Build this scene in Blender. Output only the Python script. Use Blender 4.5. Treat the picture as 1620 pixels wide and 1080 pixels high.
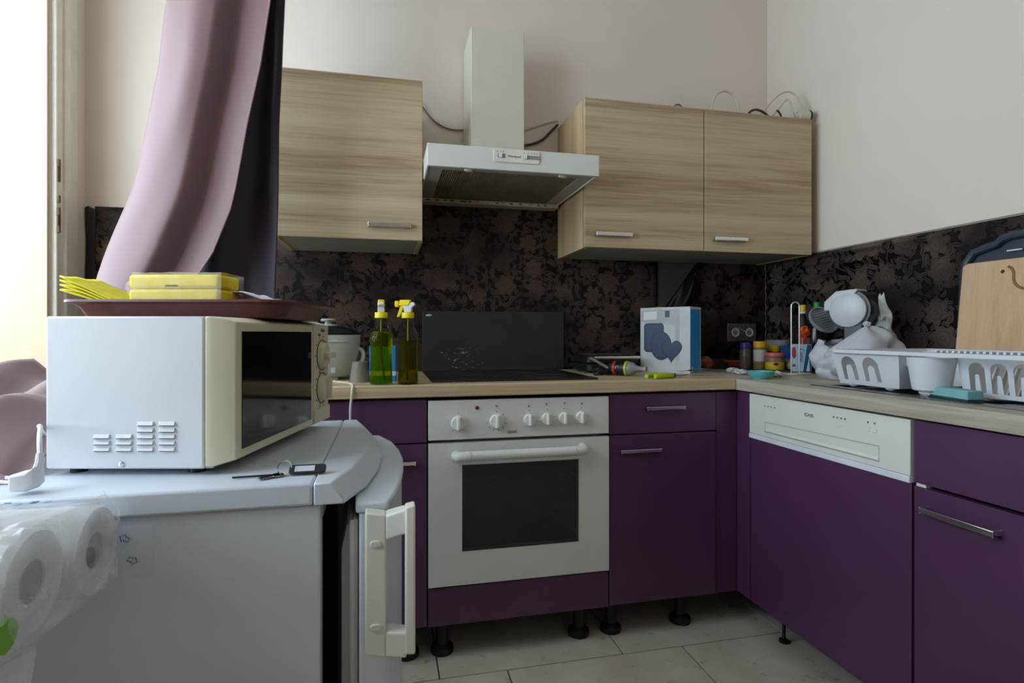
import bpy, bmesh, math, random
from mathutils import Vector, Matrix, noise
random.seed(7)
PI = math.pi
SC = bpy.context.scene
COL = SC.collection
for o in list(bpy.data.objects): bpy.data.objects.remove(o)

# ------------------------------------------------------------------ camera, sky, exposure
cam = bpy.data.cameras.new('camera'); camo = bpy.data.objects.new('camera', cam); COL.objects.link(camo)
cam.sensor_width = 36; cam.lens = 879/1620*36; cam.shift_y = -13/1620; cam.clip_start = .02
camo.location = (0, 0, 1.025); camo.rotation_euler = (PI/2, 0, -math.radians(12.76))
SC.camera = camo
wd = bpy.data.worlds.new('overcast_sky'); SC.world = wd; wd.use_nodes = True
bg = wd.node_tree.nodes['Background']; bg.inputs[0].default_value = (.74, .88, 1.0, 1); bg.inputs[1].default_value = 8.0
def portal(name, loc, rot, sx, sy):
    l = bpy.data.lights.new(name, 'AREA'); l.shape = 'RECTANGLE'; l.size = sx; l.size_y = sy
    l.cycles.is_portal = True
    o = bpy.data.objects.new(name, l); COL.objects.link(o); o.location = loc; o.rotation_euler = rot
    return o
# daylight enters through the window in the left wall (y 0..2.12, z .86..2.5)
portal('window_daylight', (-1.5, 1.06, 1.68), (0, -PI/2, 0), 1.64, 2.12)
SC.view_settings.view_transform = 'Standard'; SC.view_settings.look = 'None'
SC.view_settings.gamma = 1; SC.view_settings.use_curve_mapping = False
SC.view_settings.exposure = 0.13
try:
    SC.cycles.use_denoising = True; SC.cycles.max_bounces = 10; SC.cycles.diffuse_bounces = 6
    SC.cycles.transparent_max_bounces = 16; SC.cycles.caustics_reflective = False; SC.cycles.caustics_refractive = False
    SC.cycles.sample_clamp_indirect = 6
except Exception: pass

# ------------------------------------------------------------------ materials
def lin(h):
    h = h.lstrip('#'); out = []
    for i in (0, 2, 4):
        c = int(h[i:i+2], 16)/255
        out.append(c/12.92 if c <= .04045 else ((c+.055)/1.055)**2.4)
    return tuple(out)
class NT:
    def __init__(s, name):
        s.m = bpy.data.materials.new(name); s.m.use_nodes = True; s.t = s.m.node_tree
        s.b = s.t.nodes['Principled BSDF']; s._tc = None
    def n(s, typ, **kw):
        nd = s.t.nodes.new(typ)
        for k, v in kw.items(): setattr(nd, k, v)
        return nd
    def l(s, a, b): s.t.links.new(a, b)
    def co(s):
        if not s._tc: s._tc = s.n('ShaderNodeTexCoord')
        return s._tc.outputs['Object']
    def put(s, sock, v):
        if hasattr(v, 'is_output'): s.l(v, sock)
        else: sock.default_value = v
    def ma(s, op, a, b=0., c=0.):
        nd = s.n('ShaderNodeMath', operation=op)
        s.put(nd.inputs[0], a); s.put(nd.inputs[1], b); s.put(nd.inputs[2], c)
        return nd.outputs[0]
    def map(s, scale=(1, 1, 1), loc=(0, 0, 0), rot=(0, 0, 0), src=None):
        nd = s.n('ShaderNodeMapping'); nd.inputs['Scale'].default_value = scale
        nd.inputs['Location'].default_value = loc; nd.inputs['Rotation'].default_value = rot
        s.l(src or s.co(), nd.inputs['Vector']); return nd.outputs[0]
    def noise(s, vec, scale, detail=3, rough=.55, dist=0.):
        nd = s.n('ShaderNodeTexNoise'); s.l(vec, nd.inputs['Vector'])
        nd.inputs['Scale'].default_value = scale; nd.inputs['Detail'].default_value = detail
        nd.inputs['Roughness'].default_value = rough; nd.inputs['Distortion'].default_value = dist
        return nd.outputs['Fac']
    def ramp(s, fac, stops):
        nd = s.n('ShaderNodeValToRGB'); cr = nd.color_ramp
        while len(cr.elements) < len(stops): cr.elements.new(.5)
        for e, (p, c) in zip(cr.elements, stops): e.position = p; e.color = (*c, 1)
        s.l(fac, nd.inputs[0]); return nd.outputs[0]
    def mix(s, fac, a, b):
        nd = s.n('ShaderNodeMix', data_type='RGBA')
        s.put(nd.inputs[0], fac)
        for k, v in ((6, a), (7, b)):
            if hasattr(v, 'is_output'): s.l(v, nd.inputs[k])
            else: nd.inputs[k].default_value = (*v, 1)
        return nd.outputs[2]
    def bump(s, h, strength=.2, dist=.002):
        nd = s.n('ShaderNodeBump'); nd.inputs['Strength'].default_value = strength
        nd.inputs['Distance'].default_value = dist; s.l(h, nd.inputs['Height'])
        s.l(nd.outputs[0], s.b.inputs['Normal'])
    def base(s, c): s.put(s.b.inputs['Base Color'], c if hasattr(c, 'is_output') else (*c, 1))
MC = {}
def M(name, hx, rough=.5, metal=0., var=.08, scale=9, bump=0., bscale=150, trans=0., ior=1.45, alpha=1., coat=0., spec=.5, sheen=0., emit=None):
    if name in MC: return MC[name]
    t = NT(name); c = lin(hx)
    f = t.noise(t.co(), scale, 4)
    t.base(t.ramp(f, [(.3, tuple(k*(1-var) for k in c)), (.7, tuple(min(1, k*(1+var)) for k in c))]))
    b = t.b.inputs
    b['Roughness'].default_value = rough; b['Metallic'].default_value = metal; b['IOR'].default_value = ior
    b['Transmission Weight'].default_value = trans; b['Alpha'].default_value = alpha
    b['Coat Weight'].default_value = coat; b['Specular IOR Level'].default_value = spec; b['Sheen Weight'].default_value = sheen
    if bump: t.bump(t.noise(t.co(), bscale, 3), bump)
    if alpha < 1: t.m.surface_render_method = 'BLENDED'
    MC[name] = t.m; return t.m
def wood(name, axis, c0, c1, c2, rough=.5, across=14):
    t = NT(name)
    sc = [across*.78]*3; sc['xyz'.index(axis)] = .42
    fs = [150]*3; fs['xyz'.index(axis)] = 4
    v = t.map(tuple(sc)); n1 = t.noise(v, 1.0, 5, .6, .9)
    n2 = t.noise(t.map(tuple(fs)), 1, 3)
    f = t.ma('ADD', t.ma('MULTIPLY', n1, .72), t.ma('MULTIPLY', n2, .28))
    t.base(t.ramp(f, [(.34, lin(c0)), (.48, lin(c1)), (.66, lin(c2))]))
    t.b.inputs['Roughness'].default_value = rough
    t.bump(n2, .08, .001)
    MC[name] = t.m; return t.m
def floral(name, ax, dark, brown, rough=.42, off=0.):
    """dark vinyl wall covering with brown flowers, leaves and stems"""
    t = NT(name); g = t.n('ShaderNodeSeparateXYZ'); t.l(t.co(), g.inputs[0])
    cb = t.n('ShaderNodeCombineXYZ'); t.l(g.outputs['XYZ'.index(ax)], cb.inputs[0]); t.l(g.outputs[2], cb.inputs[1]); cb.inputs[2].default_value = off
    dn = t.n('ShaderNodeTexNoise'); t.l(cb.outputs[0], dn.inputs['Vector']); dn.inputs['Scale'].default_value = 26; dn.inputs['Detail'].default_value = 2
    sub = t.n('ShaderNodeVectorMath', operation='SUBTRACT'); t.l(dn.outputs['Color'], sub.inputs[0]); sub.inputs[1].default_value = (.5, .5, .5)
    sc = t.n('ShaderNodeVectorMath', operation='SCALE'); t.l(sub.outputs[0], sc.inputs[0]); sc.inputs['Scale'].default_value = .022
    p = t.n('ShaderNodeVectorMath', operation='ADD'); t.l(cb.outputs[0], p.inputs[0]); t.l(sc.outputs[0], p.inputs[1])
    def cells(scale, rnd):
        vo = t.n('ShaderNodeTexVoronoi', voronoi_dimensions='2D'); vo.inputs['Scale'].default_value = scale; vo.inputs['Randomness'].default_value = rnd
        t.l(p.outputs[0], vo.inputs['Vector'])
        d = t.n('ShaderNodeVectorMath', operation='SUBTRACT'); t.l(p.outputs[0], d.inputs[0]); t.l(vo.outputs['Position'], d.inputs[1])
        s2 = t.n('ShaderNodeSeparateXYZ'); t.l(d.outputs[0], s2.inputs[0])
        sr = t.n('ShaderNodeSeparateColor'); t.l(vo.outputs['Color'], sr.inputs[0])
        return s2.outputs[0], s2.outputs[1], sr.outputs[0], sr.outputs[1]
    # flowers
    x, y, r1, r2 = cells(8.5, .75)
    rr = t.ma('SQRT', t.ma('ADD', t.ma('MULTIPLY', x, x), t.ma('MULTIPLY', y, y)))
    th = t.ma('ADD', t.ma('ARCTAN2', y, x), t.ma('MULTIPLY', r1, 6.28))
    lobes = t.ma('ABSOLUTE', t.ma('COSINE', t.ma('MULTIPLY', th, 3)))
    lim = t.ma('ADD', .024, t.ma('ADD', t.ma('MULTIPLY', lobes, .016), t.ma('MULTIPLY', r2, .014)))
    fl = t.ma('GREATER_THAN', lim, rr)
    vein = t.ma('GREATER_THAN', t.ma('ABSOLUTE', t.ma('SUBTRACT', t.ma('FRACT', t.ma('MULTIPLY', rr, 62)), .5)), .13)
    fl = t.ma('MULTIPLY', fl, t.ma('ADD', .72, t.ma('MULTIPLY', vein, .28)))
    # leaves
    def leaves(scale, a, b):
        x, y, r1, r2 = cells(scale, 1.)
        an = t.ma('MULTIPLY', r1, 6.28); c_, s_ = t.ma('COSINE', an), t.ma('SINE', an)
        qx = t.ma('ADD', t.ma('MULTIPLY', x, c_), t.ma('MULTIPLY', y, s_))
        qy = t.ma('SUBTRACT', t.ma('MULTIPLY', y, c_), t.ma('MULTIPLY', x, s_))
        qy = t.ma('ADD', qy, t.ma('MULTIPLY', t.ma('MULTIPLY', qx, qx), 14))
        e = t.ma('ADD', t.ma('POWER', t.ma('DIVIDE', t.ma('ABSOLUTE', qx), a), 2), t.ma('POWER', t.ma('DIVIDE', t.ma('ABSOLUTE', qy), b), 2))
        rib = t.ma('GREATER_THAN', t.ma('ABSOLUTE', qy), .0012)
        return t.ma('MULTIPLY', t.ma('MULTIPLY', t.ma('LESS_THAN', e, 1), rib), .8)
    lf = t.ma('MAXIMUM', leaves(21, .026, .009), leaves(33, .017, .006))
    st = t.ma('LESS_THAN', t.ma('ABSOLUTE', t.ma('SUBTRACT', t.noise(p.outputs[0], 11, 0), .5)), .008)
    mask = t.ma('MAXIMUM', fl, t.ma('MAXIMUM', lf, t.ma('MULTIPLY', st, .8)))
    wear = t.ma('ADD', .6, t.ma('MULTIPLY', t.noise(cb.outputs[0], 45, 4, .7), .6))
    stain = t.ramp(t.noise(cb.outputs[0], 3.6, 2), [(.36, (.18, .18, .18)), (.56, (1, 1, 1))])     # worn, greasy areas where the print has gone
    t.base(t.mix(t.ma('MULTIPLY', t.ma('MULTIPLY', mask, t.ma('MINIMUM', wear, 1)), stain), lin(dark), lin(brown)))
    t.b.inputs['Roughness'].default_value = rough; t.b.inputs['Specular IOR Level'].default_value = .25
    t.bump(mask, .15, .0006)
    MC[name] = t.m; return t.m
WALL = M('wall_paint', 'e2d7cd', .85, var=.03, scale=2.2, bump=.12, bscale=90)
CEIL = M('ceiling_paint', 'e6e3de', .9, var=.02)
FRAME = M('window_frame_paint', 'e8e4da', .45, var=.06, scale=14, bump=.08)
REVEAL = M('cream_reveal_paint', 'd5c0a6', .8, var=.04, scale=5)
GLASS = M('window_glass', 'f4f8fa', .03, var=0, alpha=.10)
FL_B = floral('floral_vinyl_back', 'X', '0e0a0b', '54433a')
FL_R = floral('floral_vinyl_right', 'Y', '141014', '594c44', .27, 3.)
FL_L = floral('floral_vinyl_left', 'X', '171214', '6a574e', .45, 5.)
BAREGREY = M('bare_grey_wall', '4a484c', .8, var=.1, scale=20)
EDGE = M('wallpaper_edge_strip', '8d857b', .6)
TILE = NT('floor_tile_ceramic')
_f = TILE.noise(TILE.co(), 7, 5); _d = TILE.noise(TILE.co(), 16, 6, .7)
_c = TILE.ramp(_f, [(.3, lin('c2b8a8')), (.7, lin('d6cec0'))])
TILE.base(TILE.mix(TILE.ramp(_d, [(.58, (0, 0, 0)), (.72, (.8, .8, .8))]), _c, lin('7a6448')))
TILE.b.inputs['Roughness'].default_value = .42; TILE = TILE.m
GROUT = M('dark_grout', '2e2822', .9)
PURPLE = M('purple_laminate', '4f3050', .36, var=.07, scale=4, bump=.05, bscale=500, spec=.65)
CARC = M('cabinet_carcass_dark', '2c2028', .7)
WHITE = M('white_enamel', 'dadbd5', .3, var=.02, coat=.2)
WHITE2 = M('fridge_white', 'd0d8e2', .38, var=.02, scale=5, bump=.03, bscale=300)
CREAM = M('cream_plastic', 'd3ccb2', .42, var=.03)
HOODW = M('hood_white', 'd5d6cf', .35, var=.03)
HOODB = M('hood_chimney_white', 'd2cfc2', .45, var=.03)
CHROME = M('chrome', 'e6e6e8', .2, metal=1., var=.02)
STEEL = M('brushed_steel', '9b9a98', .34, metal=1., var=.1, scale=30)
BLACKP = M('black_plastic', '121114', .45, var=.1)
BLACKG = M('black_glass', '0b0b0d', .07, var=.05, spec=.6)
OVENG = M('oven_glass', '0d0c0d', .03, var=.05, spec=.9, alpha=.62)
HOBG = M('hob_glass', '1a1a1b', .28, var=.15, scale=30)
DARKGREY = M('dark_grey_plastic', '3a3c42', .5)
ASH_X = wood('ash_laminate_horizontal', 'x', '937b5c', 'b8a483', 'c9ba9e')
ASH_Z = wood('ash_laminate_vertical', 'z', 'a58c68', 'bda581', 'ccb896')
TOP_X = wood('worktop_ash_lengthwise', 'x', 'a8926f', 'c4b08c', 'd0c09f', .4)
TOP_Y = wood('worktop_ash_crosswise', 'y', '938877', 'b5ab9d', 'c2bbb0', .4)
UNDER = M('cabinet_underside_grey', '98948c', .7)
TEXTD = M('dark_print', '1c1c1e', .6, var=0)
RED = M('red_lens', '6e1616', .3)
SATIN_LIT = M('lit_mauve_satin', '7a6063', .5, var=.04, scale=3, sheen=.2)  # curtain satin with the window light put into its colour
SATIN_SHADED = M('shaded_plum_satin', '2e2030', .55, var=.1, scale=5, sheen=.1)  # same curtain satin, coloured darker to stand for its unlit part
def cl(a, b, x): return max(a, min(b, x))

# ------------------------------------------------------------------ mesh helpers
class B:
    def __init__(s): s.bm = bmesh.new()
    def _tf(s, vs, m):
        if m is not None:
            for v in vs: v.co = m @ v.co
        return s
    def box(s, x0, x1, y0, y1, z0, z1, m=None):
        vs = [s.bm.verts.new((x, y, z)) for z in (z0, z1) for y in (y0, y1) for x in (x0, x1)]
        for f in ((0, 2, 3, 1), (4, 5, 7, 6), (0, 1, 5, 4), (2, 6, 7, 3), (0, 4, 6, 2), (1, 3, 7, 5)):
            s.bm.faces.new([vs[i] for i in f])
        return s._tf(vs, m)
    def lathe(s, prof, seg=28, m=None, sx=1., sy=1.):
        rings, allv = [], []
        for r, z in prof:
            if r < 1e-6: ring = [s.bm.verts.new((0, 0, z))]
            else: ring = [s.bm.verts.new((r*sx*math.cos(2*PI*i/seg), r*sy*math.sin(2*PI*i/seg), z)) for i in range(seg)]
            rings.append(ring); allv += ring
        for a, b in zip(rings, rings[1:]):
            for i in range(seg):
                j = (i+1) % seg
                if len(a) == 1 and len(b) == 1: continue
                if len(a) == 1: s.bm.faces.new((a[0], b[j], b[i]))
                elif len(b) == 1: s.bm.faces.new((a[i], a[j], b[0]))
                else: s.bm.faces.new((a[i], a[j], b[j], b[i]))
        for ring, fl in ((rings[0], True), (rings[-1], False)):
            if len(ring) > 1 and prof[0] != prof[-1]: s.bm.faces.new(ring[::-1] if fl else ring)
        return s._tf(allv, m)
    def loft(s, loops, cap0=True, cap1=True, m=None):
        rs = [[s.bm.verts.new(p) for p in lp] for lp in loops]; n = len(rs[0])
        for a, b in zip(rs, rs[1:]):
            for i in range(n):
                j = (i+1) % n; s.bm.faces.new((a[i], a[j], b[j], b[i]))
        if cap0: s.bm.faces.new(rs[0][::-1])
        if cap1: s.bm.faces.new(rs[-1])
        return s._tf([v for r in rs for v in r], m)
    def prism(s, poly, z0, z1, m=None):
        return s.loft([[(x, y, z0) for x, y in poly], [(x, y, z1) for x, y in poly]], m=m)
    def tube(s, pts, r, seg=8, closed=False, m=None, smooth=0):
        P = [Vector(p) for p in pts]
        for _ in range(smooth):
            Q = [] if closed else [P[0]]
            n = len(P)
            for i in range(n if closed else n-1):
                a, b = P[i], P[(i+1) % n]; Q += [a.lerp(b, .25), a.lerp(b, .75)]
            if not closed: Q.append(P[-1])
            P = Q
        n = len(P); rs = r if isinstance(r, (list, tuple)) else None
        tang = []
        for i in range(n):
            a = P[i-1] if (i or closed) else P[0]; b = P[(i+1) % n] if (i < n-1 or closed) else P[-1]
            tang.append((b-a).normalized())
        up = Vector((0, 0, 1)) if abs(tang[0].z) < .9 else Vector((1, 0, 0))
        nrm = (up - tang[0]*up.dot(tang[0])).normalized(); loops = []
        for i in range(n):
            nrm = (nrm - tang[i]*nrm.dot(tang[i])).normalized(); bn = tang[i].cross(nrm)
            rad = r if rs is None else rs[min(len(rs)-1, int(i*len(rs)/n))]
            loops.append([P[i] + (nrm*math.cos(2*PI*k/seg) + bn*math.sin(2*PI*k/seg))*rad for k in range(seg)])
        if closed: return s.loft(loops + [loops[0]], False, False, m)
        return s.loft(loops, m=m)
    def cyl(s, p0, p1, r0, r1=None, seg=20):
        p0, p1 = Vector(p0), Vector(p1); r1 = r0 if r1 is None else r1
        d = p1-p0; q = d.to_track_quat('Z', 'Y').to_matrix().to_4x4()
        return s.lathe([(r0, 0), (r1, d.length)], seg, Matrix.Translation(p0) @ q)
    def grid(s, fn, nu, nv):
        g = [[s.bm.verts.new(fn(i/nu, j/nv)) for i in range(nu+1)] for j in range(nv+1)]
        for j in range(nv):
            for i in range(nu): s.bm.faces.new((g[j][i], g[j][i+1], g[j+1][i+1], g[j+1][i]))
        return s
    def blob(s, c, r, amp=.2, fr=3., sub=3, seed=0):
        q = bmesh.ops.create_icosphere(s.bm, subdivisions=sub, radius=1)
        for v in q['verts']:
            k = 1 + amp*noise.noise(v.co*fr + Vector((seed*7.3, seed*3.1, 0)))
            v.co = Vector((c[0]+v.co.x*r[0]*k, c[1]+v.co.y*r[1]*k, c[2]+v.co.z*r[2]*k))
        return s
def rrect(w, h, r, n=5, cx=0, cy=0):
    out = []
    for sx, sy, a0 in ((1, 1, 0), (-1, 1, PI/2), (-1, -1, PI), (1, -1, 3*PI/2)):
        for k in range(n+1):
            a = a0 + PI/2*k/n
            out.append((cx + sx*(w/2-r) + r*math.cos(a), cy + sy*(h/2-r) + r*math.sin(a)))
    return out
WORLD = {}
def origin(p):
    while p.parent: p = p.parent
    return WORLD.get(p.name, Vector((0, 0, 0)))
def add(name, b, mat, parent=None, bevel=0., smooth=True, solid=0., seg=2, sub=0, ang=35, label=None):
    if parent is not None:
        off = origin(parent)
        if off.length: bmesh.ops.translate(b.bm, verts=b.bm.verts, vec=-off)
    bmesh.ops.recalc_face_normals(b.bm, faces=b.bm.faces)
    me = bpy.data.meshes.new(name); b.bm.to_mesh(me); b.bm.free()
    me.materials.append(mat)
    if smooth:
        for p in me.polygons: p.use_smooth = True
        me.set_sharp_from_angle(angle=math.radians(ang))
    o = bpy.data.objects.new(name, me); COL.objects.link(o)
    if parent is not None: o.parent = parent
    if solid:
        md = o.modifiers.new('thickness', 'SOLIDIFY'); md.thickness = solid; md.offset = 0
    if bevel:
        md = o.modifiers.new('edge', 'BEVEL'); md.width = bevel; md.segments = seg; md.limit_method = 'ANGLE'; md.angle_limit = math.radians(40)
    if sub:
        md = o.modifiers.new('smooth', 'SUBSURF'); md.levels = sub; md.render_levels = sub
    if label: o['label'] = label
    return o
def tag(o, label, cat, group=None, kind=None):
    o['label'] = label
    if cat: o['category'] = cat
    if group: o['group'] = group
    if kind: o['kind'] = kind
    return o
def thing(name, label, cat, loc=(0, 0, 0), rz=0., group=None, world=False, kind=None):
    o = bpy.data.objects.new(name, None); COL.objects.link(o); o.empty_display_size = .05
    o.location = loc; o.rotation_euler = (0, 0, rz)
    if world: WORLD[o.name] = Vector(loc)
    return tag(o, label, cat, group, kind)
def struct(o): o['kind'] = 'structure'; return o
def text(s, size, mat, parent, loc, rot, name='lettering', ext=.0003, align='CENTER', world=True):
    cu = bpy.data.curves.new(name, 'FONT'); cu.body = s; cu.size = size; cu.extrude = ext; cu.align_x = align; cu.align_y = 'CENTER'
    tmp = bpy.data.objects.new('tmp', cu); COL.objects.link(tmp)
    me = bpy.data.meshes.new_from_object(tmp); bpy.data.objects.remove(tmp)
    me.name = name; me.materials.clear(); me.materials.append(mat)
    o = bpy.data.objects.new(name, me); COL.objects.link(o); o.parent = parent
    o.location = Vector(loc) - (origin(parent) if world else Vector((0, 0, 0))); o.rotation_euler = rot
    return o
FRONT = (PI/2, 0, 0)            # lettering that faces -y
LEFT = (PI/2, 0, -PI/2)         # lettering that faces -x
T = Matrix.Translation
def R(a, ax): return Matrix.Rotation(a, 4, ax)
def lerp_rows(rows, z):
    for a, b in zip(rows, rows[1:]):
        if a[0] >= z >= b[0]:
            k = (a[0]-z)/(a[0]-b[0]); return [p+(q-p)*k for p, q in zip(a, b)]
    return list(rows[0] if z > rows[0][0] else rows[-1])

# ------------------------------------------------------------------ room shell
XL, XR, YB, YF, ZC = -1.08, 1.79, 2.338, -2.3, 2.72
floor = struct(add('floor', B().box(XL-.1, XR+.1, YF-.1, YB+.1, -.08, -.004), GROUT))
tl = .585; tw = .585
bt = B().box(.002, tl-.002, .002, tw-.002, -.02, 0)
tile0 = add('tile', bt, TILE, floor, bevel=.001)
first = True
for k in range(-7, 3):
    y0 = 1.655 + k*tw
    x0 = .155 if k % 2 == 0 else .36
    for i in range(-4, 4):
        xx = x0 + i*tl
        if xx > XR or xx+tl < XL or y0 > YB or y0 + tw < YF: continue
        if first: t_ = tile0; first = False
        else: t_ = tile0.copy(); COL.objects.link(t_); t_.parent = floor
        t_.location = (xx, y0, 0)
wall_back = struct(add('wall_back', B().box(XL-.5, XR+.12, YB, YB+.12, -.08, ZC), WALL))
wall_right = struct(add('wall_right', B().box(XR, XR+.12, YF-.1, YB, -.08, ZC), WALL))
wall_front = struct(add('wall_front', B().box(XL-.5, XR+.12, YF-.12, YF, -.08, ZC), WALL))
WY0, WY1, WZ0, WZ1 = .0, 2.12, .86, 2.5
bw = B()
bw.box(XL-.42, XL, YF, WY0, -.08, ZC); bw.box(XL-.42, XL, WY1, YB, -.08, ZC)
bw.box(XL-.42, XL, WY0, WY1, -.08, WZ0); bw.box(XL-.42, XL, WY0, WY1, WZ1, ZC)
wall_left = struct(add('wall_left', bw, WALL))
ceiling = struct(add('ceiling', B().box(XL-.5, XR+.12, YF-.12, YB+.12, ZC, ZC+.1), CEIL))
# cream lining of the window recess
br = B()
br.box(XL-.40, XL-.002, WY1-.012, WY1-.001, WZ0, WZ1); br.box(XL-.40, XL-.002, WY0, WY0+.012, WZ0, WZ1)
br.box(XL-.40, XL-.002, WY0, WY1, WZ0+.001, WZ0+.014); br.box(XL-.40, XL-.002, WY0, WY1, WZ1-.014, WZ1-.001)
add('recess_lining', br, REVEAL, wall_left)
# the window: outer frame at the outside of the deep wall, three lights
w1 = struct(thing('window_1', 'tall white window set in a deep recess in the left wall', None, (XL-.40, 1.06, WZ0)))
XO = XL-.38; WORLD[w1.name] = Vector(w1.location)
bf = B(); bf.box(XO-.03, XO+.03, WY0, WY1, WZ0+.01, WZ0+.08); bf.box(XO-.03, XO+.03, WY0, WY1, WZ1-.08, WZ1)
bf.box(XO-.03, XO+.03, WY0, WY0+.07, WZ0+.08, WZ1-.08); bf.box(XO-.03, XO+.03, WY1-.07, WY1, WZ0+.08, WZ1-.08)
add('frame', bf, FRAME, w1, bevel=.004)
ys = [WY0+.07, 1.06, WY1-.07]
for q in (1.06,): add('mullion', B().box(XO-.025, XO+.025, q-.035, q+.035, WZ0+.08, WZ1-.08), FRAME, w1, bevel=.004)
for a, c in zip(ys, ys[1:]):
    add('pane', B().box(XO-.003, XO+.003, a+.03, c-.03, WZ0+.08, WZ1-.08), GLASS, w1)
# inner frame round the recess, with hinge marks
tr = struct(thing('trim_1', 'worn cream inner window frame with old hinge plates', None, (XL, WY1, WZ0))); WORLD[tr.name] = Vector(tr.location)
add('jamb', B().box(XL-.015, XL+.016, 2.128, 2.215, .5, WZ1+.09), FRAME, tr, bevel=.004)
add('outer_moulding', B().box(XL-.005, XL+.009, 2.2155, 2.272, .5, WZ1+.09), M('moulding_paint', 'e4dfd6', .5), tr, bevel=.003)
add('bead', B().cyl((XL+.018, 2.172, .5), (XL+.018, 2.172, WZ1+.09), .007), FRAME, tr)
add('jamb', B().box(XL-.015, XL+.016, WY0-.09, WY0-.008, .5, WZ1+.09), FRAME, tr, bevel=.004)
add('head', B().box(XL-.015, XL+.016, WY0-.09, 2.215, WZ1+.005, WZ1+.09), FRAME, tr, bevel=.004)
add('sill', B().box(XL-.36, XL+.05, WY0-.05, 2.12, WZ0-.03, WZ0-.001), FRAME, tr, bevel=.006)
RUST = M('rusty_metal', '6d5a46', .7, metal=.4, var=.3, scale=60)
for z in (1.56, 1.40): add('hinge_plate', B().box(XL+.016, XL+.0185, 2.130, 2.146, z-.03, z+.03), RUST, tr)
for z in (1.59, 1.47, 1.43, 1.37): add('hinge_pin', B().cyl((XL+.02, 2.131, z-.012), (XL+.02, 2.131, z+.012), .005), RUST, tr)

# wall covering (parts of the walls)
def sheet(name, x0, x1, z0, z1, mat, nu=40, nv=24, y=YB-.0035, amp=.0012, par=None):
    b = B().grid(lambda i, j: (x0+(x1-x0)*i, y+amp*noise.noise(Vector((i*9*(x1-x0), j*6, 1.3))), z0+(z1-z0)*j), nu, nv)
    return add(name, b, mat, par or wall_back, solid=.0016)
sheet('floral_wallpaper', -.62, 1.212, .80, 1.575, FL_B, 80, 30)
sheet('floral_wallpaper', -1.045, -.60, .60, 1.492, FL_L, 24, 30, YB-.004)
b = B().grid(lambda i, j: (-1.076+.034*i, YB-.006+.003*math.sin(j*17), .62+(1.486+.006*math.sin(i*5)-.62)*j), 3, 30)
add('wallpaper_strip', b, M('dark_strip_vinyl', '2a2426', .5), wall_back, solid=.001)
add('bare_patch', B().box(1.2125, 1.46, YB-.002, YB-.0005, 1.02, 1.40), BAREGREY, wall_back)
# right-hand piece of the back covering, its upper corner torn off and folded back
def torn(i, j):
    zt = .80 + (1.40-.80)*j
    edge = 1.2125 if zt < 1.10 else 1.2125 + (zt-1.10)*.80
    x = edge + (1.787-edge)*i
    y = YB-.0035 + .0009*noise.noise(Vector((x*8, zt*8, 2)))
    return (x, y, zt)
add('floral_wallpaper', B().grid(torn, 40, 40), FL_B, wall_back, solid=.0016)
FOIL = M('glossy_black_foil', '141114', .22, var=.2, scale=12, spec=.6)
def fold(i, j):
    z = 1.10 + .27*j; ex = 1.2125 + (z-1.10)*.80
    w = .02 + .10*math.sin(PI*min(1, j*1.15+.1))**.8
    return (ex + w*i - .004, YB-.006 - .016*math.sin(PI*i) - .005*math.sin(i*11+j*5), z - .05*i*(1-j))
add('folded_flap', B().grid(fold, 14, 24), FOIL, wall_back, solid=.001)
# right wall covering with diagonal creases hanging from its upper edge
def creased(i, j):
    y = -.9 + (YB-.003+.9)*i; z = .80 + (1.366-.80)*j
    h = 0.
    for (ya, za, yb, zb, w, a) in ((2.10, 1.345, 1.45, 1.352, .012, .012), (2.20, 1.325, 1.72, 1.315, .012, .012), (2.28, 1.22, 1.52, 1.345, .016, .016), (2.26, 1.29, 1.66, 1.305, .009, .009), (2.31, 1.14, 1.75, 1.235, .014, .008)):
        dy, dz = yb-ya, zb-za; k = cl(0, 1, ((y-ya)*dy+(z-za)*dz)/(dy*dy+dz*dz))
        d = math.hypot(y-ya-k*dy, z-za-k*dz)
        h += 1.7*a*math.sin(PI*cl(.04, .96, k))*math.exp(-(d/w)**2)
    h += .012*math.exp(-((y-2.30)/.035)**2)*(1+.3*math.sin(z*40))
    h += .002*(.5+.5*noise.noise(Vector((y*5, z*6, 4))))
    return (XR-.003-h, y, z)
add('floral_wallpaper', B().grid(creased, 190, 60), FL_R, wall_right, solid=.0014)
add('wallpaper_edge', B().box(XR-.006, XR-.0005, -.9, YB-.03, 1.3655, 1.372), EDGE, wall_right)
# torn whitish seam in the corner
b = B().tube([(XR-.018+.003*math.sin(k*2.1), YB-.012, .92+k*.018) for k in range(25)], [.0012, .0022, .0009, .0026, .0012]*5, 5)
add('torn_seam', b, M('torn_paper', '8c7a6c', .9, var=.4, scale=80), wall_back)

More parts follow.
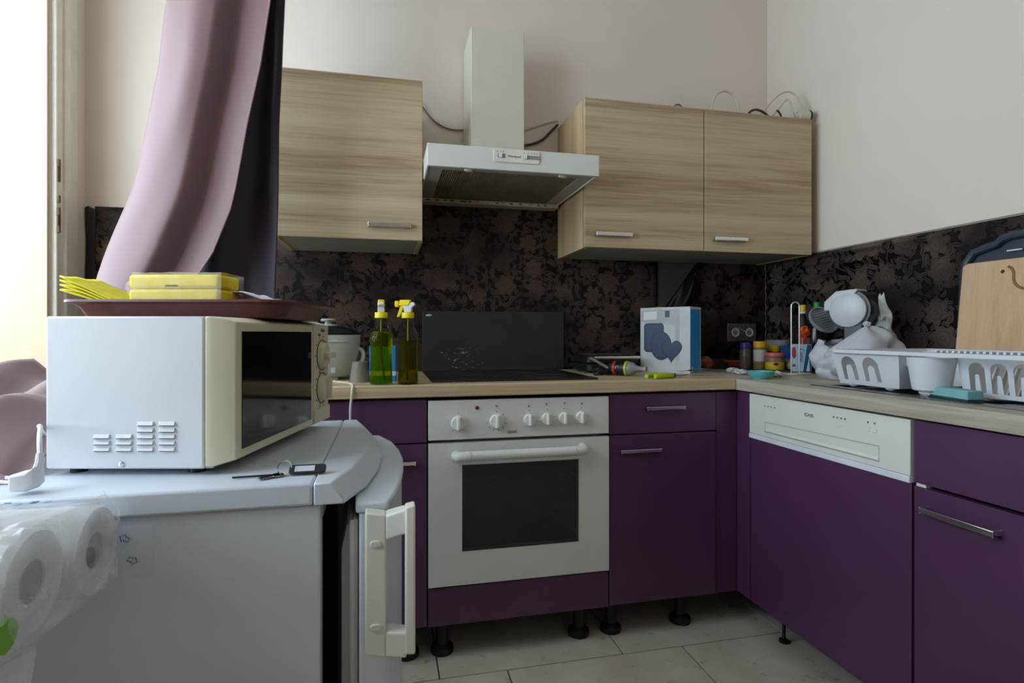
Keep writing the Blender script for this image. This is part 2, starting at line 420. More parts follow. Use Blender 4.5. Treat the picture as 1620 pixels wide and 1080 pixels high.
# ------------------------------------------------------------------ kitchen units
YO = 1.735       # front plane of the back run
XD = 1.209       # front plane of the right run
CT = .867        # worktop surface
ZB, ZT = .117, .812
def handle(par, p, length, axis, out, h=.013, d=.022, name='handle'):
    """chrome bow handle: bar with a hollow C profile on two posts; p = middle of the bar on the door plane"""
    px, py, pz = p; L = length/2
    prof = [(0, -h/2), (-.003, -h/2-.001), (-d, -h/2+.002), (-d-.001, h/2-.001), (-d+.003, h/2), (-d+.004, -h/2+.005), (-.003, -h/2+.004)]
    b = B()
    def pt(a, o_, z):
        return (px+a, py+o_*out, pz+z) if axis == 'x' else (px+o_*out, py+a, pz+z)
    b.loft([[pt(-L, o_, z) for o_, z in prof], [pt(L, o_, z) for o_, z in prof]])
    for s in (-1, 1):
        e = [(0, -h/2), (-d, -h/2), (-d, h/2), (0, h/2)]
        b.loft([[pt(s*L, o_, z) for o_, z in e], [pt(s*(L-.004), o_, z) for o_, z in e]])
    return add(name, b, CHROME, par, bevel=.0008)
def foot(par, x, y, r=.036, top=.13, col=None):
    b = B().lathe([(0, .0), (r, .0), (r+.002, .006), (r, .018), (r*.72, .026), (r*.55, .03), (r*.55, top), (0, top)], 20, T((x, y, 0)))
    return add('leg', b, BLACKP, par)
# -- left 60 cm cabinet
c1 = thing('base_cabinet', 'dark purple base cabinet left of the oven, half hidden by the fridge', 'cabinet', (-.175, 2.03, 0), world=True)
add('body', B().box(-.475, .123, YO+.02, 2.33, ZB+.01, .826), CARC, c1)
add('drawer', B().box(-.472, .1225, YO, YO+.019, .687, ZT+.008), PURPLE, c1, bevel=.0012)
dd = add('door', B().box(-.472, .1225, YO, YO+.019, ZB, .683), PURPLE, c1, bevel=.0012)
handle(dd, (.016, YO, .628), .145, 'x', 1)
hd = c1.children[1]; handle(hd, (-.17, YO, .755), .145, 'x', 1)
for x in (-.40, .066): foot(c1, x, 1.80); foot(c1, x, 2.2)
# -- oven housing
c2 = thing('oven_cabinet', 'dark purple housing panel under the white oven', 'cabinet', (.4245, 2.03, 0), world=True)
add('lower_panel', B().box(.127, .7215, YO, YO+.019, ZB-.003, .232), PURPLE, c2, bevel=.0012)
b = B(); b.box(.127, .143, YO+.03, 2.33, ZB, .826); b.box(.706, .722, YO+.03, 2.33, ZB, .826); b.box(.143, .706, YO+.03, 2.33, ZB, ZB+.016)
add('body', b, CARC, c2)
for x in (.176, .640): foot(c2, x, 1.80); foot(c2, x, 2.2)
# -- oven
ov = thing('built_in_oven', 'white built-in oven with six knobs and a dark glass door', 'oven', (.4245, 2.0, ZB+.116), world=True)
b = B(); b.box(.145, .165, 1.757, 2.25, .236, .80); b.box(.684, .704, 1.757, 2.25, .236, .80); b.box(.165, .684, 2.23, 2.25, .236, .80)
b.box(.165, .684, 1.757, 2.23, .236, .27); b.box(.165, .684, 1.757, 2.23, .67, .80)
add('body', b, M('oven_enamel', '6a6258', .4, var=.2, scale=10), ov)
bt_ = B(); bt_.box(.172, .677, 1.80, 2.2, .430, .434); bt_.box(.172, .677, 1.80, 1.81, .434, .452); bt_.box(.172, .677, 2.19, 2.2, .434, .452); bt_.box(.172, .182, 1.81, 2.19, .434, .452); bt_.box(.667, .677, 1.81, 2.19, .434, .452)
add('baking_tray', bt_, M('tray_enamel_dark', '2b2826', .35), ov)
for z in (.36, .50, .56): add('shelf_rail', B().tube([(.168, 1.79, z), (.168, 2.21, z)], .003, 6), STEEL, ov); add('shelf_rail', B().tube([(.681, 1.79, z), (.681, 2.21, z)], .003, 6), STEEL, ov)
cp = add('control_panel', B().box(.127, .7215, 1.728, 1.756, .693, .816), WHITE, ov, bevel=.002)
KN = M('knob_white', 'e4e5df', .35, var=.01)
def knob(par, x, z, r, rot):
    m = T((x, 1.728, z)) @ R(PI/2, 'X')
    k = add('knob', B().lathe([(0, 0), (r, 0), (r*1.02, .004), (r*.93, .011), (r*.9, .012), (0, .012)], 26, m), KN, par)
    g = B().loft([[(-r*.26, -r*.95, .011), (r*.26, -r*.95, .011), (r*.26, r*.95, .011), (-r*.26, r*.95, .011)], [(-r*.17, -r*.85, .024), (r*.17, -r*.85, .024), (r*.17, r*.85, .024), (-r*.17, r*.85, .024)]], m=T((x, 1.728, z)) @ R(PI/2, 'X') @ R(rot, 'Z'))
    add('grip', g, KN, k, bevel=.0015)
    return k
for i, (x, z) in enumerate([(.219, .745), (.3414, .747), (.4488, .748), (.5079, .749), (.5656, .7495), (.6242, .750)]):
    knob(cp, x, z, .0225 if i < 2 else .0195, 0)
    text('\u00b0C' if i == 1 else ('.' if i == 0 else ':'), .010, TEXTD, cp, (x, 1.7277, z+.044 if i > 1 else z+.046), FRONT, 'printed_mark')
    n = 8 if i == 1 else 4
    b = B()
    for k in range(n):
        a = -PI*.95 + k*(PI*1.2/(n-1)) if i == 1 else -PI*1.08 + k*(PI*1.16/(n-1))
        rr = .029 if i < 2 else .026; l = .006 if i == 1 else .0022
        for q in range(2):
            pass
        b.box(-l/2, l/2, -.0004, 0, -.0007, .0007, T((x+rr*math.cos(a)*1.05, 1.7278, z+rr*math.sin(a))) @ R(-a if i == 1 else 0, 'Y'))
    b.box(-.0008, .0008, -.0004, 0, -.002, .002, T((x, 1.7278, z+.030)))
    add('dial_marks', b, TEXTD, cp, smooth=False)['kind'] = 'stuff'
for i, (x, z) in enumerate([(.4488, .750), (.5079, .751), (.5656, .752), (.6242, .753)]):
    b = B(); zz = z+.043
    for (a, c) in ((-.005, -.005), (-.005, .004), (.004, -.005), (.004, .004)): b.box(x+a, x+a+.0012, 1.7274, 1.7279, zz+c, zz+c+.0012)
    k = [(-.004, -.004), (-.004, 0), (0, 0), (0, -.004)][i]; b.box(x+k[0], x+k[0]+.0042, 1.7274, 1.7279, zz+k[1], zz+k[1]+.0042)
    add('zone_mark', b, TEXTD, cp, smooth=False)['kind'] = 'stuff'
add('pilot_lamp', B().lathe([(0, 0), (.0062, 0), (.0055, .003), (0, .004)], 18, T((.2788, 1.728, .791)) @ R(PI/2, 'X')), RED, cp)
text('IGNIS', .0125, TEXTD, cp, (.392, 1.7275, .7105), FRONT, ext=.0002)
b = B(); b.box(.127, .2316, 1.728, 1.755, .2385, .683); b.box(.6151, .7215, 1.728, 1.755, .2385, .683); b.box(.2316, .6151, 1.728, 1.755, .2385, .3435); b.box(.2316, .6151, 1.728, 1.755, .613, .683)
bmesh.ops.remove_doubles(b.bm, verts=b.bm.verts, dist=1e-5)
dr = add('door', b, WHITE, ov)
add('glass', B().box(.2316, .6151, 1.7272, 1.732, .3435, .613), OVENG, dr)
b = B().tube([(.212, 1.727, .643), (.213, 1.700, .645), (.228, 1.693, .647), (.612, 1.693, .647), (.627, 1.700, .649), (.628, 1.727, .651)], .0155, 14, smooth=2)
hdl = add('handle', b, M('oven_handle_white', 'dcdeda', .35, var=.01), dr)
for x in (.252, .592): add('joint_ring', B().cyl((x-.0006, 1.693, .647), (x+.0006, 1.693, .647), .0159), M('joint_shadow', 'b8b9b4', .5), hdl)
# -- 40 cm drawer cabinet
c3 = thing('drawer_cabinet', 'narrow purple base cabinet with one drawer and a door, right of the oven', 'cabinet', (.925, 2.03, 0), world=True)
add('body', B().box(.7245, 1.125, YO+.02, 2.33, ZB+.01, .826), CARC, c3)
d_ = add('drawer', B().box(.7265, 1.1235, YO, YO+.019, .687, ZT+.008), PURPLE, c3, bevel=.0012); handle(d_, (.9238, YO, .7715), .142, 'x', 1)
d_ = add('door', B().box(.7265, 1.1235, YO, YO+.019, ZB, .683), PURPLE, c3, bevel=.0012); handle(d_, (.8328, YO, .631), .146, 'x', 1)
for x in (.745+.012, 1.0216): foot(c3, x, 1.80); foot(c3, x, 2.2)
# -- corner filler
c4 = thing('corner_filler', 'pair of narrow purple filler panels meeting in the inner corner', 'panel', (1.2, 1.74, ZB), world=True)
add('panel', B().box(1.1265, XD-.002, YO+.004, YO+.02, ZB, ZT+.008), PURPLE, c4, bevel=.001)
add('panel', B().box(XD, XD+.019, 1.669, YO+.02, ZB, ZT+.012), PURPLE, c4, bevel=.001)
# -- dishwasher
dw = thing('dishwasher', 'built-in dishwasher with white control strip and purple front', 'dishwasher', (1.5, 1.367, 0), world=True)
add('body', B().box(XD+.03, 1.77, 1.073, 1.662, .10, .82), DARKGREY, dw)
dp = add('control_panel', B().box(XD-.004, XD+.03, 1.0705, 1.6645, .688, .821), WHITE, dw, bevel=.0015)
add('trim_strip', B().box(XD-.007, XD+.012, 1.0705, 1.6645, .6715, .6875), M('strip_white', 'd9dde6', .3), dw, bevel=.002)
# recessed finger grip
b = B(); y0, y1, z0, z1 = 1.155, 1.585, .704, .742
gp = [(y0, z0), (y1, z0), (y1, z1-.006), (y0, z1)]
b.tube([(XD-.0045, y, z) for y, z in gp], .0011, 6, closed=True)
add('grip_outline', b, M('grip_shadow', 'a9aaa4', .4), dp)
b = B().loft([[(XD-.0042, y0+.003, z0+.002), (XD-.0042, y1-.003, z0+.002), (XD-.0042, y1-.003, z0+.012), (XD-.0042, y0+.003, z0+.012)], [(XD-.009, y0+.012, z0+.003), (XD-.009, y1-.012, z0+.003), (XD-.006, y1-.012, z0+.010), (XD-.006, y0+.012, z0+.010)]])
add('grip_ledge', b, WHITE, dp, bevel=.001)
text('IGNIS', .0145, TEXTD, dp, (XD-.0042, 1.392, .785), LEFT, ext=.0002)
def dots(par, ys, z, r=.0026, box=False):
    for y in ys:
        add('indicator', B().lathe([(0, 0), (r, 0), (r, .0004), (0, .0004)], 12, T((XD-.004, y, z)) @ R(-PI/2, 'Y')), M('indicator_grey', '6f6f70', .5), par)
        if box: add('button', B().box(XD-.0058, XD-.004, y-.006, y+.006, z-.024, z-.012), WHITE, par, bevel=.001)
dots(dp, (1.585, 1.57, 1.555, 1.54), .788); dots(dp, (1.30, 1.287, 1.274, 1.261), .794, .003); dots(dp, (1.188, 1.168), .797, .003, True)
add('button', B().box(XD-.0058, XD-.004, 1.272, 1.292, .769, .779), WHITE, dp, bevel=.001)
add('front_panel', B().box(XD, XD+.019, 1.071, 1.664, .117, .671), PURPLE, dw, bevel=.0012)
for y in (1.60, 1.13):
    add('leg', B().lathe([(0, 0), (.016, 0), (.016, .008), (.006, .014), (.005, .11), (0, .11)], 14, T((1.288, y, 0))), BLACKP, dw)
    add('leg', B().lathe([(0, 0), (.016, 0), (.016, .008), (.006, .014), (.005, .11), (0, .11)], 14, T((1.70, y, 0))), BLACKP, dw)
# -- sink cabinet
c5 = thing('sink_cabinet', 'purple sink base cabinet at the right edge with a long chrome handle', 'cabinet', (1.5, .765, 0), world=True)
b = B(); b.box(XD+.02, 1.77, .464, .48, ZB+.01, .826); b.box(XD+.02, 1.77, 1.05, 1.066, ZB+.01, .826); b.box(XD+.02, 1.77, .48, 1.05, ZB+.01, ZB+.026)
add('body', b, CARC, c5)
add('false_drawer', B().box(XD, XD+.019, .466, 1.064, .676, ZT+.010), PURPLE, c5, bevel=.0012)
d_ = add('door', B().box(XD, XD+.019, .466, 1.064, ZB, .668), PURPLE, c5, bevel=.0012)
handle(d_, (XD, .9507, .622), .16, 'y', 1, h=.015, d=.026)
for y in (.52, 1.01): foot(c5, 1.28, y); foot(c5, 1.70, y)
add('hinge_clip', B().box(XD+.002, XD+.02, 1.036, 1.060, .6685, .6755), M('clip_white', 'cfd0cf', .4), c5)
# -- worktops
YW, XW = 1.717, 1.19
wt = tag(add('worktop', B().box(-.48, XW, YW, 2.330, .8285, CT), TOP_X, bevel=.003), 'light ash worktop carrying the black hob along the back wall', 'worktop')
SX0, SX1, SY0, SY1 = 1.275, 1.725, .47, 1.435    # sink cut-out
b = B(); b.box(XW+.0008, SX0, .30, 2.330, .8285, CT); b.box(SX1, 1.785, .30, 2.330, .8285, CT); b.box(SX0, SX1, SY1, 2.330, .8285, CT); b.box(SX0, SX1, .30, SY0, .8285, CT)
wt2 = tag(add('worktop', b, TOP_Y), 'greyish ash worktop with the steel sink along the right wall', 'worktop')
# -- sink
sk = thing('sink', 'stainless steel sink with draining board under the white dish rack', 'sink', (1.5, .95, CT), world=True)
b = B()
b.box(1.258, SX0+.02, .455, 1.45, CT, CT+.003); b.box(SX1-.03, 1.742, .455, 1.45, CT, CT+.003)
b.box(SX0+.02, SX1-.03, 1.41, 1.45, CT, CT+.003); b.box(SX0+.02, SX1-.03, .455, .49, CT, CT+.003); b.box(SX0+.02, SX1-.03, .90, .945, CT, CT+.003)
add('rim', b, STEEL, sk, bevel=.001)
add('draining_board', B().box(SX0+.02, SX1-.03, .945, 1.41, CT-.008, CT-.005), STEEL, sk)
for k in range(9): add('drain_rib', B().cyl((SX0+.06+k*.038, .97, CT-.005), (SX0+.06+k*.038, 1.38, CT-.005), .004, seg=10), STEEL, sk)
bb = B(); L0 = rrect(.40, .40, .05, 6, 1.495, .695)
bb.loft([[(x, y, CT+.001) for x, y in L0], [(1.495+(x-1.495)*.96, .695+(y-.695)*.96, CT-.14) for x, y in L0], [(1.495+(x-1.495)*.8, .695+(y-.695)*.8, CT-.16) for x, y in L0]], cap0=False)
add('basin', bb, STEEL, sk)
add('drain', B().lathe([(0, 0), (.04, 0), (.042, .003), (.03, .004), (0, .002)], 24, T((1.495, .695, CT-.16))), CHROME, sk)
# -- hob
hb = thing('hob', 'black ceramic hob set in the worktop above the oven', 'hob', (.4245, 2.04, CT), world=True)
add('glass_plate', B().box(.142, .707, 1.785, 2.288, CT+.0005, CT+.006), HOBG, hb, bevel=.002)
RING = M('hob_ring_print', '3a3a3b', .35)
for x, y, r in ((.285, 1.915, .09), (.56, 1.915, .072), (.285, 2.165, .072), (.56, 2.165, .09)):
    add('cooking_zone', B().tube([(x+r*math.cos(a*PI/24), y+r*math.sin(a*PI/24), CT+.0062) for a in range(48)], .0009, 4, closed=True), RING, hb)
# grey plate on the wall behind the hob, splashed
t = NT('splash_plate_grey'); n1 = t.noise(t.co(), 6, 4)
n2 = t.noise(t.map((1, 1, 2.2)), 46, 5, .7)
sg = t.n('ShaderNodeSeparateXYZ'); t.l(t.co(), sg.inputs[0])
low = t.ma('MULTIPLY', t.ma('LESS_THAN', sg.outputs[2], .965), t.ma('MULTIPLY', t.ma('LESS_THAN', sg.outputs[0], .40), t.ma('GREATER_THAN', sg.outputs[0], .22)))
thr = t.ma('SUBTRACT', .735, t.ma('MULTIPLY', low, .125))
t.base(t.mix(t.ma('GREATER_THAN', n2, thr), t.ramp(n1, [(.3, lin('262628')), (.7, lin('303032'))]), lin('8f8574')))
t.b.inputs['Roughness'].default_value = .42
sp = tag(add('splash_plate', B().box(.147, .758, 2.322, 2.333, CT+.001, 1.117), t.m, bevel=.001), 'dark grey grease-spotted plate standing behind the hob', 'splashback')
add('paint_chip', B().blob((.172, 2.3215, 1.10), (.012, .001, .004), .6, 4), M('chip_white', 'c9c2b2', .7), sp)
add('grease_spot', B().lathe([(0, 0), (.018, 0), (.012, .0006), (0, .0007)], 20, T((.335, 2.3222, 1.01)) @ R(PI/2, 'X')), M('grease_film', '4a4946', .3, alpha=.6), sp)

# ------------------------------------------------------------------ wall cabinets and hood
YU = 1.995; UZ0, UZ1 = 1.351, 1.922
def wall_cab(label, x0, x1, cuts, handles):
    c = thing('wall_cabinet', label, 'cabinet', ((x0+x1)/2, 2.17, UZ0), world=True, group='ash wall cabinets')
    for a in (x0, x1-.017): add('side_panel', B().box(a, a+.017, YU+.02, 2.331, UZ0, UZ1), ASH_Z, c)
    b = B(); b.box(x0+.0175, x1-.0175, YU+.02, 2.331, UZ0+.002, UZ0+.018)
    add('bottom_panel', b, UNDER, c)
    b = B(); b.box(x0+.0175, x1-.0175, YU+.02, 2.331, UZ1-.018, UZ1); b.box(x0+.0175, x1-.0175, 2.315, 2.331, UZ0+.018, UZ1-.018)
    add('carcass', b, UNDER, c)
    xs = [x0]+cuts+[x1]
    for (a, e), hx in zip(zip(xs, xs[1:]), handles):
        d = add('door', B().box(a+.002, e-.002, YU, YU+.018, UZ0+.002, UZ1-.001), ASH_X, c, bevel=.0008)
        handle(d, (hx, YU, 1.4025), .147, 'x', 1, h=.016)
    return c
wall_cab('single-door ash wall cabinet left of the hood, beside the curtain', -.372, .127, [], [.0125])
wall_cab('double-door ash wall cabinet right of the hood with cables on top', .734, 1.742, [1.2385], [.848, 1.35])
hd = thing('cooker_hood', 'white cooker hood with square chimney between the wall cabinets', 'hood', (.424, 2.07, 1.56), world=True)
HX0, HX1, HY = .1295, .7215, 1.814
b = B()
b.box(HX0, HX1, HY, HY+.014, 1.569, 1.642)                      # fascia
b.box(HX0, HX0+.008, HY+.014, 2.331, 1.572, 1.642); b.box(HX1-.008, HX1, HY+.014, 2.331, 1.572, 1.642)
b.box(HX0+.008, HX1-.008, HY+.014, 2.331, 1.634, 1.642)
add('canopy', b, HOODW, hd, bevel=.002)
UNDH = M('hood_underside', 'a9a6a4', .45, var=.08, scale=20)
b = B(); z0, z1 = 1.575, 1.583
FX0, FX1, FY0, FY1 = .185, .665, 1.875, 2.285
b.box(HX0+.009, HX1-.009, HY+.015, FY0, z0, z1); b.box(HX0+.009, HX1-.009, FY1, 2.331, z0, z1)
b.box(HX0+.009, FX0, FY0, FY1, z0, z1); b.box(FX1, HX1-.009, FY0, FY1, z0, z1)
add('underside_frame', b, UNDH, hd, bevel=.001)
FILT = M('greasy_filter_metal', '6e665a', .5, metal=.5, var=.25, scale=14)
flt = add('grease_filter', B().box(FX0, FX1, FY0, FY1, 1.5835, 1.586), FILT, hd)
b = B()
for k in range(62):
    x = FX0+.004+k*.0077; b.box(x, x+.0042, FY0, FY1, 1.577, 1.5835)
s_ = add('filter_slats', b, M('filter_slat_metal', '9a8d76', .5, metal=.2, var=.2, scale=20), flt, smooth=False); s_['kind'] = 'stuff'
add('rear_strip', B().box(HX0+.004, HX1-.004, 2.27, 2.331, 1.558, 1.5745), M('hood_strip_beige', 'b5ab98', .5, var=.15, scale=30), hd, bevel=.002)
for x in (.165, .20, .235, .262, .31, .335, .37, .45, .475, .51, .55, .60, .63, .66):
    w = random.choice((.006, .008, .014)); add('slot', B().box(x-w, x+w, 2.2690, 2.2712, 1.564+random.choice((0, .003)), 1.5685), BLACKP, hd)
for x in (.27, .60): add('lamp_lens', B().lathe([(0, 0), (.016, 0), (.014, .006), (0, .008)], 18, T((x, 1.853, 1.5748)) @ R(PI, 'X'), sy=.6), M('lens_cream', 'd8d2bd', .4), hd)
add('chimney', B().box(.319, .528, 2.115, 2.331, 1.6425, 2.205), HOODB, hd, bevel=.002)
pn = add('control_strip', B().prism(rrect(.158, .044, .006, 4), 0, .004, T((.4265, HY, 1.617)) @ R(PI/2, 'X')), M('strip_offwhite', 'dcdad0', .4), hd, bevel=.001)
SL = M('slot_shadow_grey', '8a887f', .6)
for x, w in ((.374, .026), (.478, .058)): add('slider_slot', B().box(x-w/2, x+w/2, HY-.0046, HY-.004, 1.609, 1.622), SL, pn)
for x in (.371, .456): add('slider', B().box(x-.0055, x+.0055, HY-.009, HY-.0046, 1.6085, 1.6225), WHITE, pn, bevel=.001)
text('Whirlpool', .0105, TEXTD, pn, (.418, HY-.0042, 1.6155), FRONT, ext=.0002)
b = B()
for x in (.360, .372, .380, .452, .466, .478, .487, .496): b.box(x-.0012, x+.0012, HY-.0045, HY-.004, 1.627, 1.6315)
add('printed_marks', b, M('grey_print', '77756e', .6), pn, smooth=False)['kind'] = 'stuff'

# ------------------------------------------------------------------ cables
def cable(name, label, pts, r, mat, smooth=3, cat='cable', group=None):
    return tag(add(name, B().tube(pts, r, 8, smooth=smooth), mat), label, cat, group)
CW = M('cable_white', 'c8c2b4', .5); CG = M('cable_grey', '7d766b', .5); CK = M('cable_dark', '3a332c', .5)
cable('cable', 'thin grey cable sagging from the left wall cabinet to the chimney', [(.128, 2.325, 1.985), (.153, 2.331, 1.956), (.185, 2.332, 1.915), (.23, 2.332, 1.888), (.275, 2.332, 1.878), (.318, 2.331, 1.882)], .0035, CG)
cable('cable', 'pale cable rising from the chimney to the right wall cabinet', [(.529, 2.331, 1.885), (.578, 2.332, 1.900), (.64, 2.332, 1.926), (.69, 2.332, 1.945), (.733, 2.331, 1.956)], .0035, CW)
cable('cable', 'dark cable curving from the hood up to the right wall cabinet', [(.529, 2.329, 1.828), (.578, 2.330, 1.834), (.625, 2.330, 1.846), (.668, 2.330, 1.868), (.70, 2.330, 1.905), (.733, 2.329, 1.938)], .0055, CK)
Z = UZ1+.004
cable('cable', 'short brown cable loop on the wall cabinet, nearest the chimney', [(1.165, 2.10, Z), (1.16, 2.10, Z+.03), (1.175, 2.10, Z+.052), (1.20, 2.10, Z+.045), (1.22, 2.10, Z+.005)], .004, CG)
cable('cable', 'tall round white cable loop standing on the wall cabinet', [(1.335, 2.08, Z), (1.325, 2.08, Z+.05), (1.345, 2.08, Z+.10), (1.385, 2.08, Z+.122), (1.43, 2.08, Z+.105), (1.455, 2.08, Z+.06), (1.455, 2.08, Z)], .005, CW)
cable('cable', 'dark arched cable on the wall cabinet between two white ones', [(1.475, 2.06, Z), (1.49, 2.06, Z+.03), (1.52, 2.06, Z+.045), (1.56, 2.06, Z+.036), (1.60, 2.06, Z+.004)], .005, CK)
cable('cable', 'long white cable arching from the wall cabinet into the adapter', [(1.53, 2.09, Z), (1.58, 2.09, Z+.05), (1.63, 2.085, Z+.11), (1.68, 2.08, Z+.145), (1.72, 2.07, Z+.135), (1.743, 2.05, Z+.08), (1.745, 2.04, Z+.04)], .0036, CW)
cable('cable', 'pale cable bent to a sharp peak beside the adapter', [(1.575, 2.06, Z), (1.62, 2.06, Z+.04), (1.655, 2.06, Z+.085), (1.672, 2.055, Z+.10), (1.682, 2.05, Z+.08), (1.688, 2.04, Z+.03)], .0045, CW, smooth=2)
cable('cable', 'short dark cable end sticking up on the wall cabinet', [(1.60, 2.03, Z+.036), (1.615, 2.03, Z+.024), (1.624, 2.03, Z+.002)], .004, CK, smooth=1)
ad = thing('plug_adapter', 'white round plug adapter at the right end of the wall cabinet', 'adapter', (1.705, 2.035, UZ1), world=True)
add('body', B().cyl((1.705, 2.035, UZ1+.024), (1.752, 2.03, UZ1+.026), .0225, .024), CW, ad, bevel=.002)
add('dark_face', B().cyl((1.7525, 2.03, UZ1+.026), (1.758, 2.0295, UZ1+.0262), .025), BLACKP, ad, bevel=.001)
add('plug', B().lathe([(0, 0), (.010, 0), (.0095, .02), (.006, .034), (0, .036)], 14, T((1.684, 2.038, UZ1+.001))), CW, ad)
add('neck', B().cyl((1.69, 2.037, UZ1+.018), (1.705, 2.035, UZ1+.022), .012), CW, ad)

# ------------------------------------------------------------------ fridge
FT = .815
fr = thing('fridge', 'low white fridge with its door ajar, microwave on top', 'fridge', (-.37, 1.11, 0), world=True)
X0, X1, Y0, Y1 = -.66, -.091, .828, 1.395
b = B(); b.box(X0, X1, Y0, Y0+.03, .03, .782); b.box(X0, X1, Y1-.03, Y1, .03, .782); b.box(X0, X0+.03, Y0+.03, Y1-.03, .03, .782)
b.box(X0+.03, X1, Y0+.03, Y1-.03, .03, .09); b.box(X0+.03, X1, Y0+.03, Y1-.03, .752, .782)
add('body', b, WHITE2, fr, bevel=.003)
LINER = M('fridge_liner', '6c6f72', .6)
b = B(); b.box(X0+.031, X1-.02, Y1-.05, Y1-.031, .09, .75); b.box(X0+.031, X0+.05, Y0+.031, Y1-.05, .09, .75)
add('liner', b, LINER, fr)
for z in (.30, .50): add('shelf', B().box(X0+.06, X1-.06, Y0+.04, Y1-.06, z, z+.006), M('shelf_smoke', '55595c', .3), fr)
for x in (X0+.05, X1-.05):
    for y in (Y0+.05, Y1-.05): add('foot', B().lathe([(0, 0), (.018, 0), (.018, .02), (.01, .022), (.01, .032), (0, .032)], 14, T((x, y, 0))), BLACKP, fr)
add('top_rear', B().box(X0-.005, -.1005, .8195, 1.403, .7835, FT), WHITE2, fr, bevel=.004)
bot = [(-.0995, .8195), (-.058, .8195), (-.030, .90), (-.014, 1.0), (-.008, 1.11), (-.014, 1.22), (-.030, 1.32), (-.052, 1.403), (-.0995, 1.403)]
top = [(-.0995, .8195), (-.076, .8195), (-.052, .905), (-.037, 1.0), (-.031, 1.11), (-.037, 1.22), (-.052, 1.315), (-.070, 1.403), (-.0995, 1.403)]
add('top_front', B().loft([[(x, y, .7835) for x, y in bot], [(x, y, .790) for x, y in bot], [(x, y, FT) for x, y in top]]), WHITE2, fr, bevel=.0025)
outer = [(.000, .832), (.012, .88), (.021, .95), (.028, 1.05), (.029, 1.12), (.024, 1.20), (.010, 1.29), (-.018, 1.375)]
dpoly = [(-.038, .832)] + outer + [(-.072, 1.38)]
door = add('door', B().prism(dpoly, .065, .764), WHITE2, fr, bevel=.003)
cpoly = [(-.043, .829)] + [(x+.003, y) for x, y in outer] + [(-.074, 1.383)]
add('door_cap', B().prism(cpoly, .765, .780), WHITE2, door, bevel=.004)
lp = [(-.040, .865), (-.058, .88), (-.083, 1.33), (-.071, 1.345)]
b = B(); prof = [(.11, .0), (.13, .6), (.16, .9), (.70, .9), (.735, .6), (.748, 0)]
loops = []
for z, k in prof:
    loops.append([(-.041, .868, z), (-.041-.026*k-.001, .872+.012*(1-k), z), (-.068-.020*k-.001, 1.335-.012*(1-k), z), (-.070, 1.34, z)])
add('inner_liner', B().loft(loops), M('door_liner_white', 'c9cdd0', .5), door, bevel=.004)
gk = B().tube([(-.046, .845, .09), (-.079, 1.365, .09), (-.079, 1.365, .75), (-.046, .845, .75)], .006, 8, closed=True)
add('gasket', gk, M('gasket_grey', 'b6b6b2', .7), door)
# handle loop on the near edge of the door
HM = M('fridge_handle_white', 'dcdcd4', .4, var=.03)
b = B(); ya, yb = .806, .831
b.loft([[(-.029, ya, .572), (-.0, ya-.003, .568), (-.0, ya-.003, .768), (-.029, ya, .774)], [(-.029, yb, .572), (-.0, yb, .568), (-.0, yb, .768), (-.029, yb, .774)]])
for z0, z1, dz in ((.733, .768, .010), (.568, .604, -.0)):
    b.loft([[(-.001, ya-.003, z0), (.028, ya-.012, z0+dz), (.028, ya-.012, z1+dz), (-.001, ya-.003, z1)], [(-.001, yb, z0), (.028, yb-.012, z0+dz), (.028, yb-.012, z1+dz), (-.001, yb, z1)]])
b.loft([[(.026, ya-.016, .575), (.040, ya-.018, .575), (.040, ya+.004, .575), (.026, ya+.006, .575)], [(.026, ya-.016, .782), (.040, ya-.018, .785), (.040, ya+.004, .785), (.026, ya+.006, .782)]])
fh = add('handle', b, HM, door, bevel=.003, seg=3)
for z in (.741-.012, .612): add('screw_cap', B().prism(rrect(.0155, .0095, .0046, 5), 0, .004, T((-.0145, ya-.001, z)) @ R(PI/2, 'X')), HM, fh, bevel=.0012)
# scratch marks, sticker with two arrow outlines
BLUEI = M('blue_ink', '39407a', .6)
st = add('clear_sticker', B().box(-.352, -.300, .8266, .8279, .700, .768), M('clear_film', 'd8dde2', .4, alpha=.04), fr)
for (x, z, a) in ((-.336, .7545, 2.2), (-.327, .7250, -.85)):
    pts = [(0, -.0065), (.0055, -.001), (.0028, -.001), (.0028, .0055), (-.0028, .0055), (-.0028, -.001), (-.0055, -.001)]
    c_, s_ = math.cos(a+PI/2+.4), math.sin(a+PI/2+.4)
    add('arrow_mark', B().tube([(x+px*c_-pz*s_, .8262, z+px*s_+pz*c_) for px, pz in pts], .0005, 4, closed=True), BLUEI, st)

# ------------------------------------------------------------------ microwave
MW = math.radians(-12.7)
mw = thing('microwave', 'cream microwave oven with dark glass door and two dials, on the fridge', 'microwave', (-.3075, 1.1336, FT), MW)
bx0, bx1, hy = -.1365, .0965, .220
add('body', B().box(bx0, bx1, -hy, hy, .010, .235), M('microwave_case', 'd9dde2', .4, var=.02), mw, bevel=.003)
for x in (-.11, .07):
    for y in (-.19, .19): add('foot', B().lathe([(0, 0), (.012, 0), (.011, .0098), (0, .0098)], 14, T((x, y, 0))), BLACKP, mw)
add('chassis_lip', B().box(bx1-.006, bx1+.012, -hy+.004, hy-.004, .0105, .016), STEEL, mw)
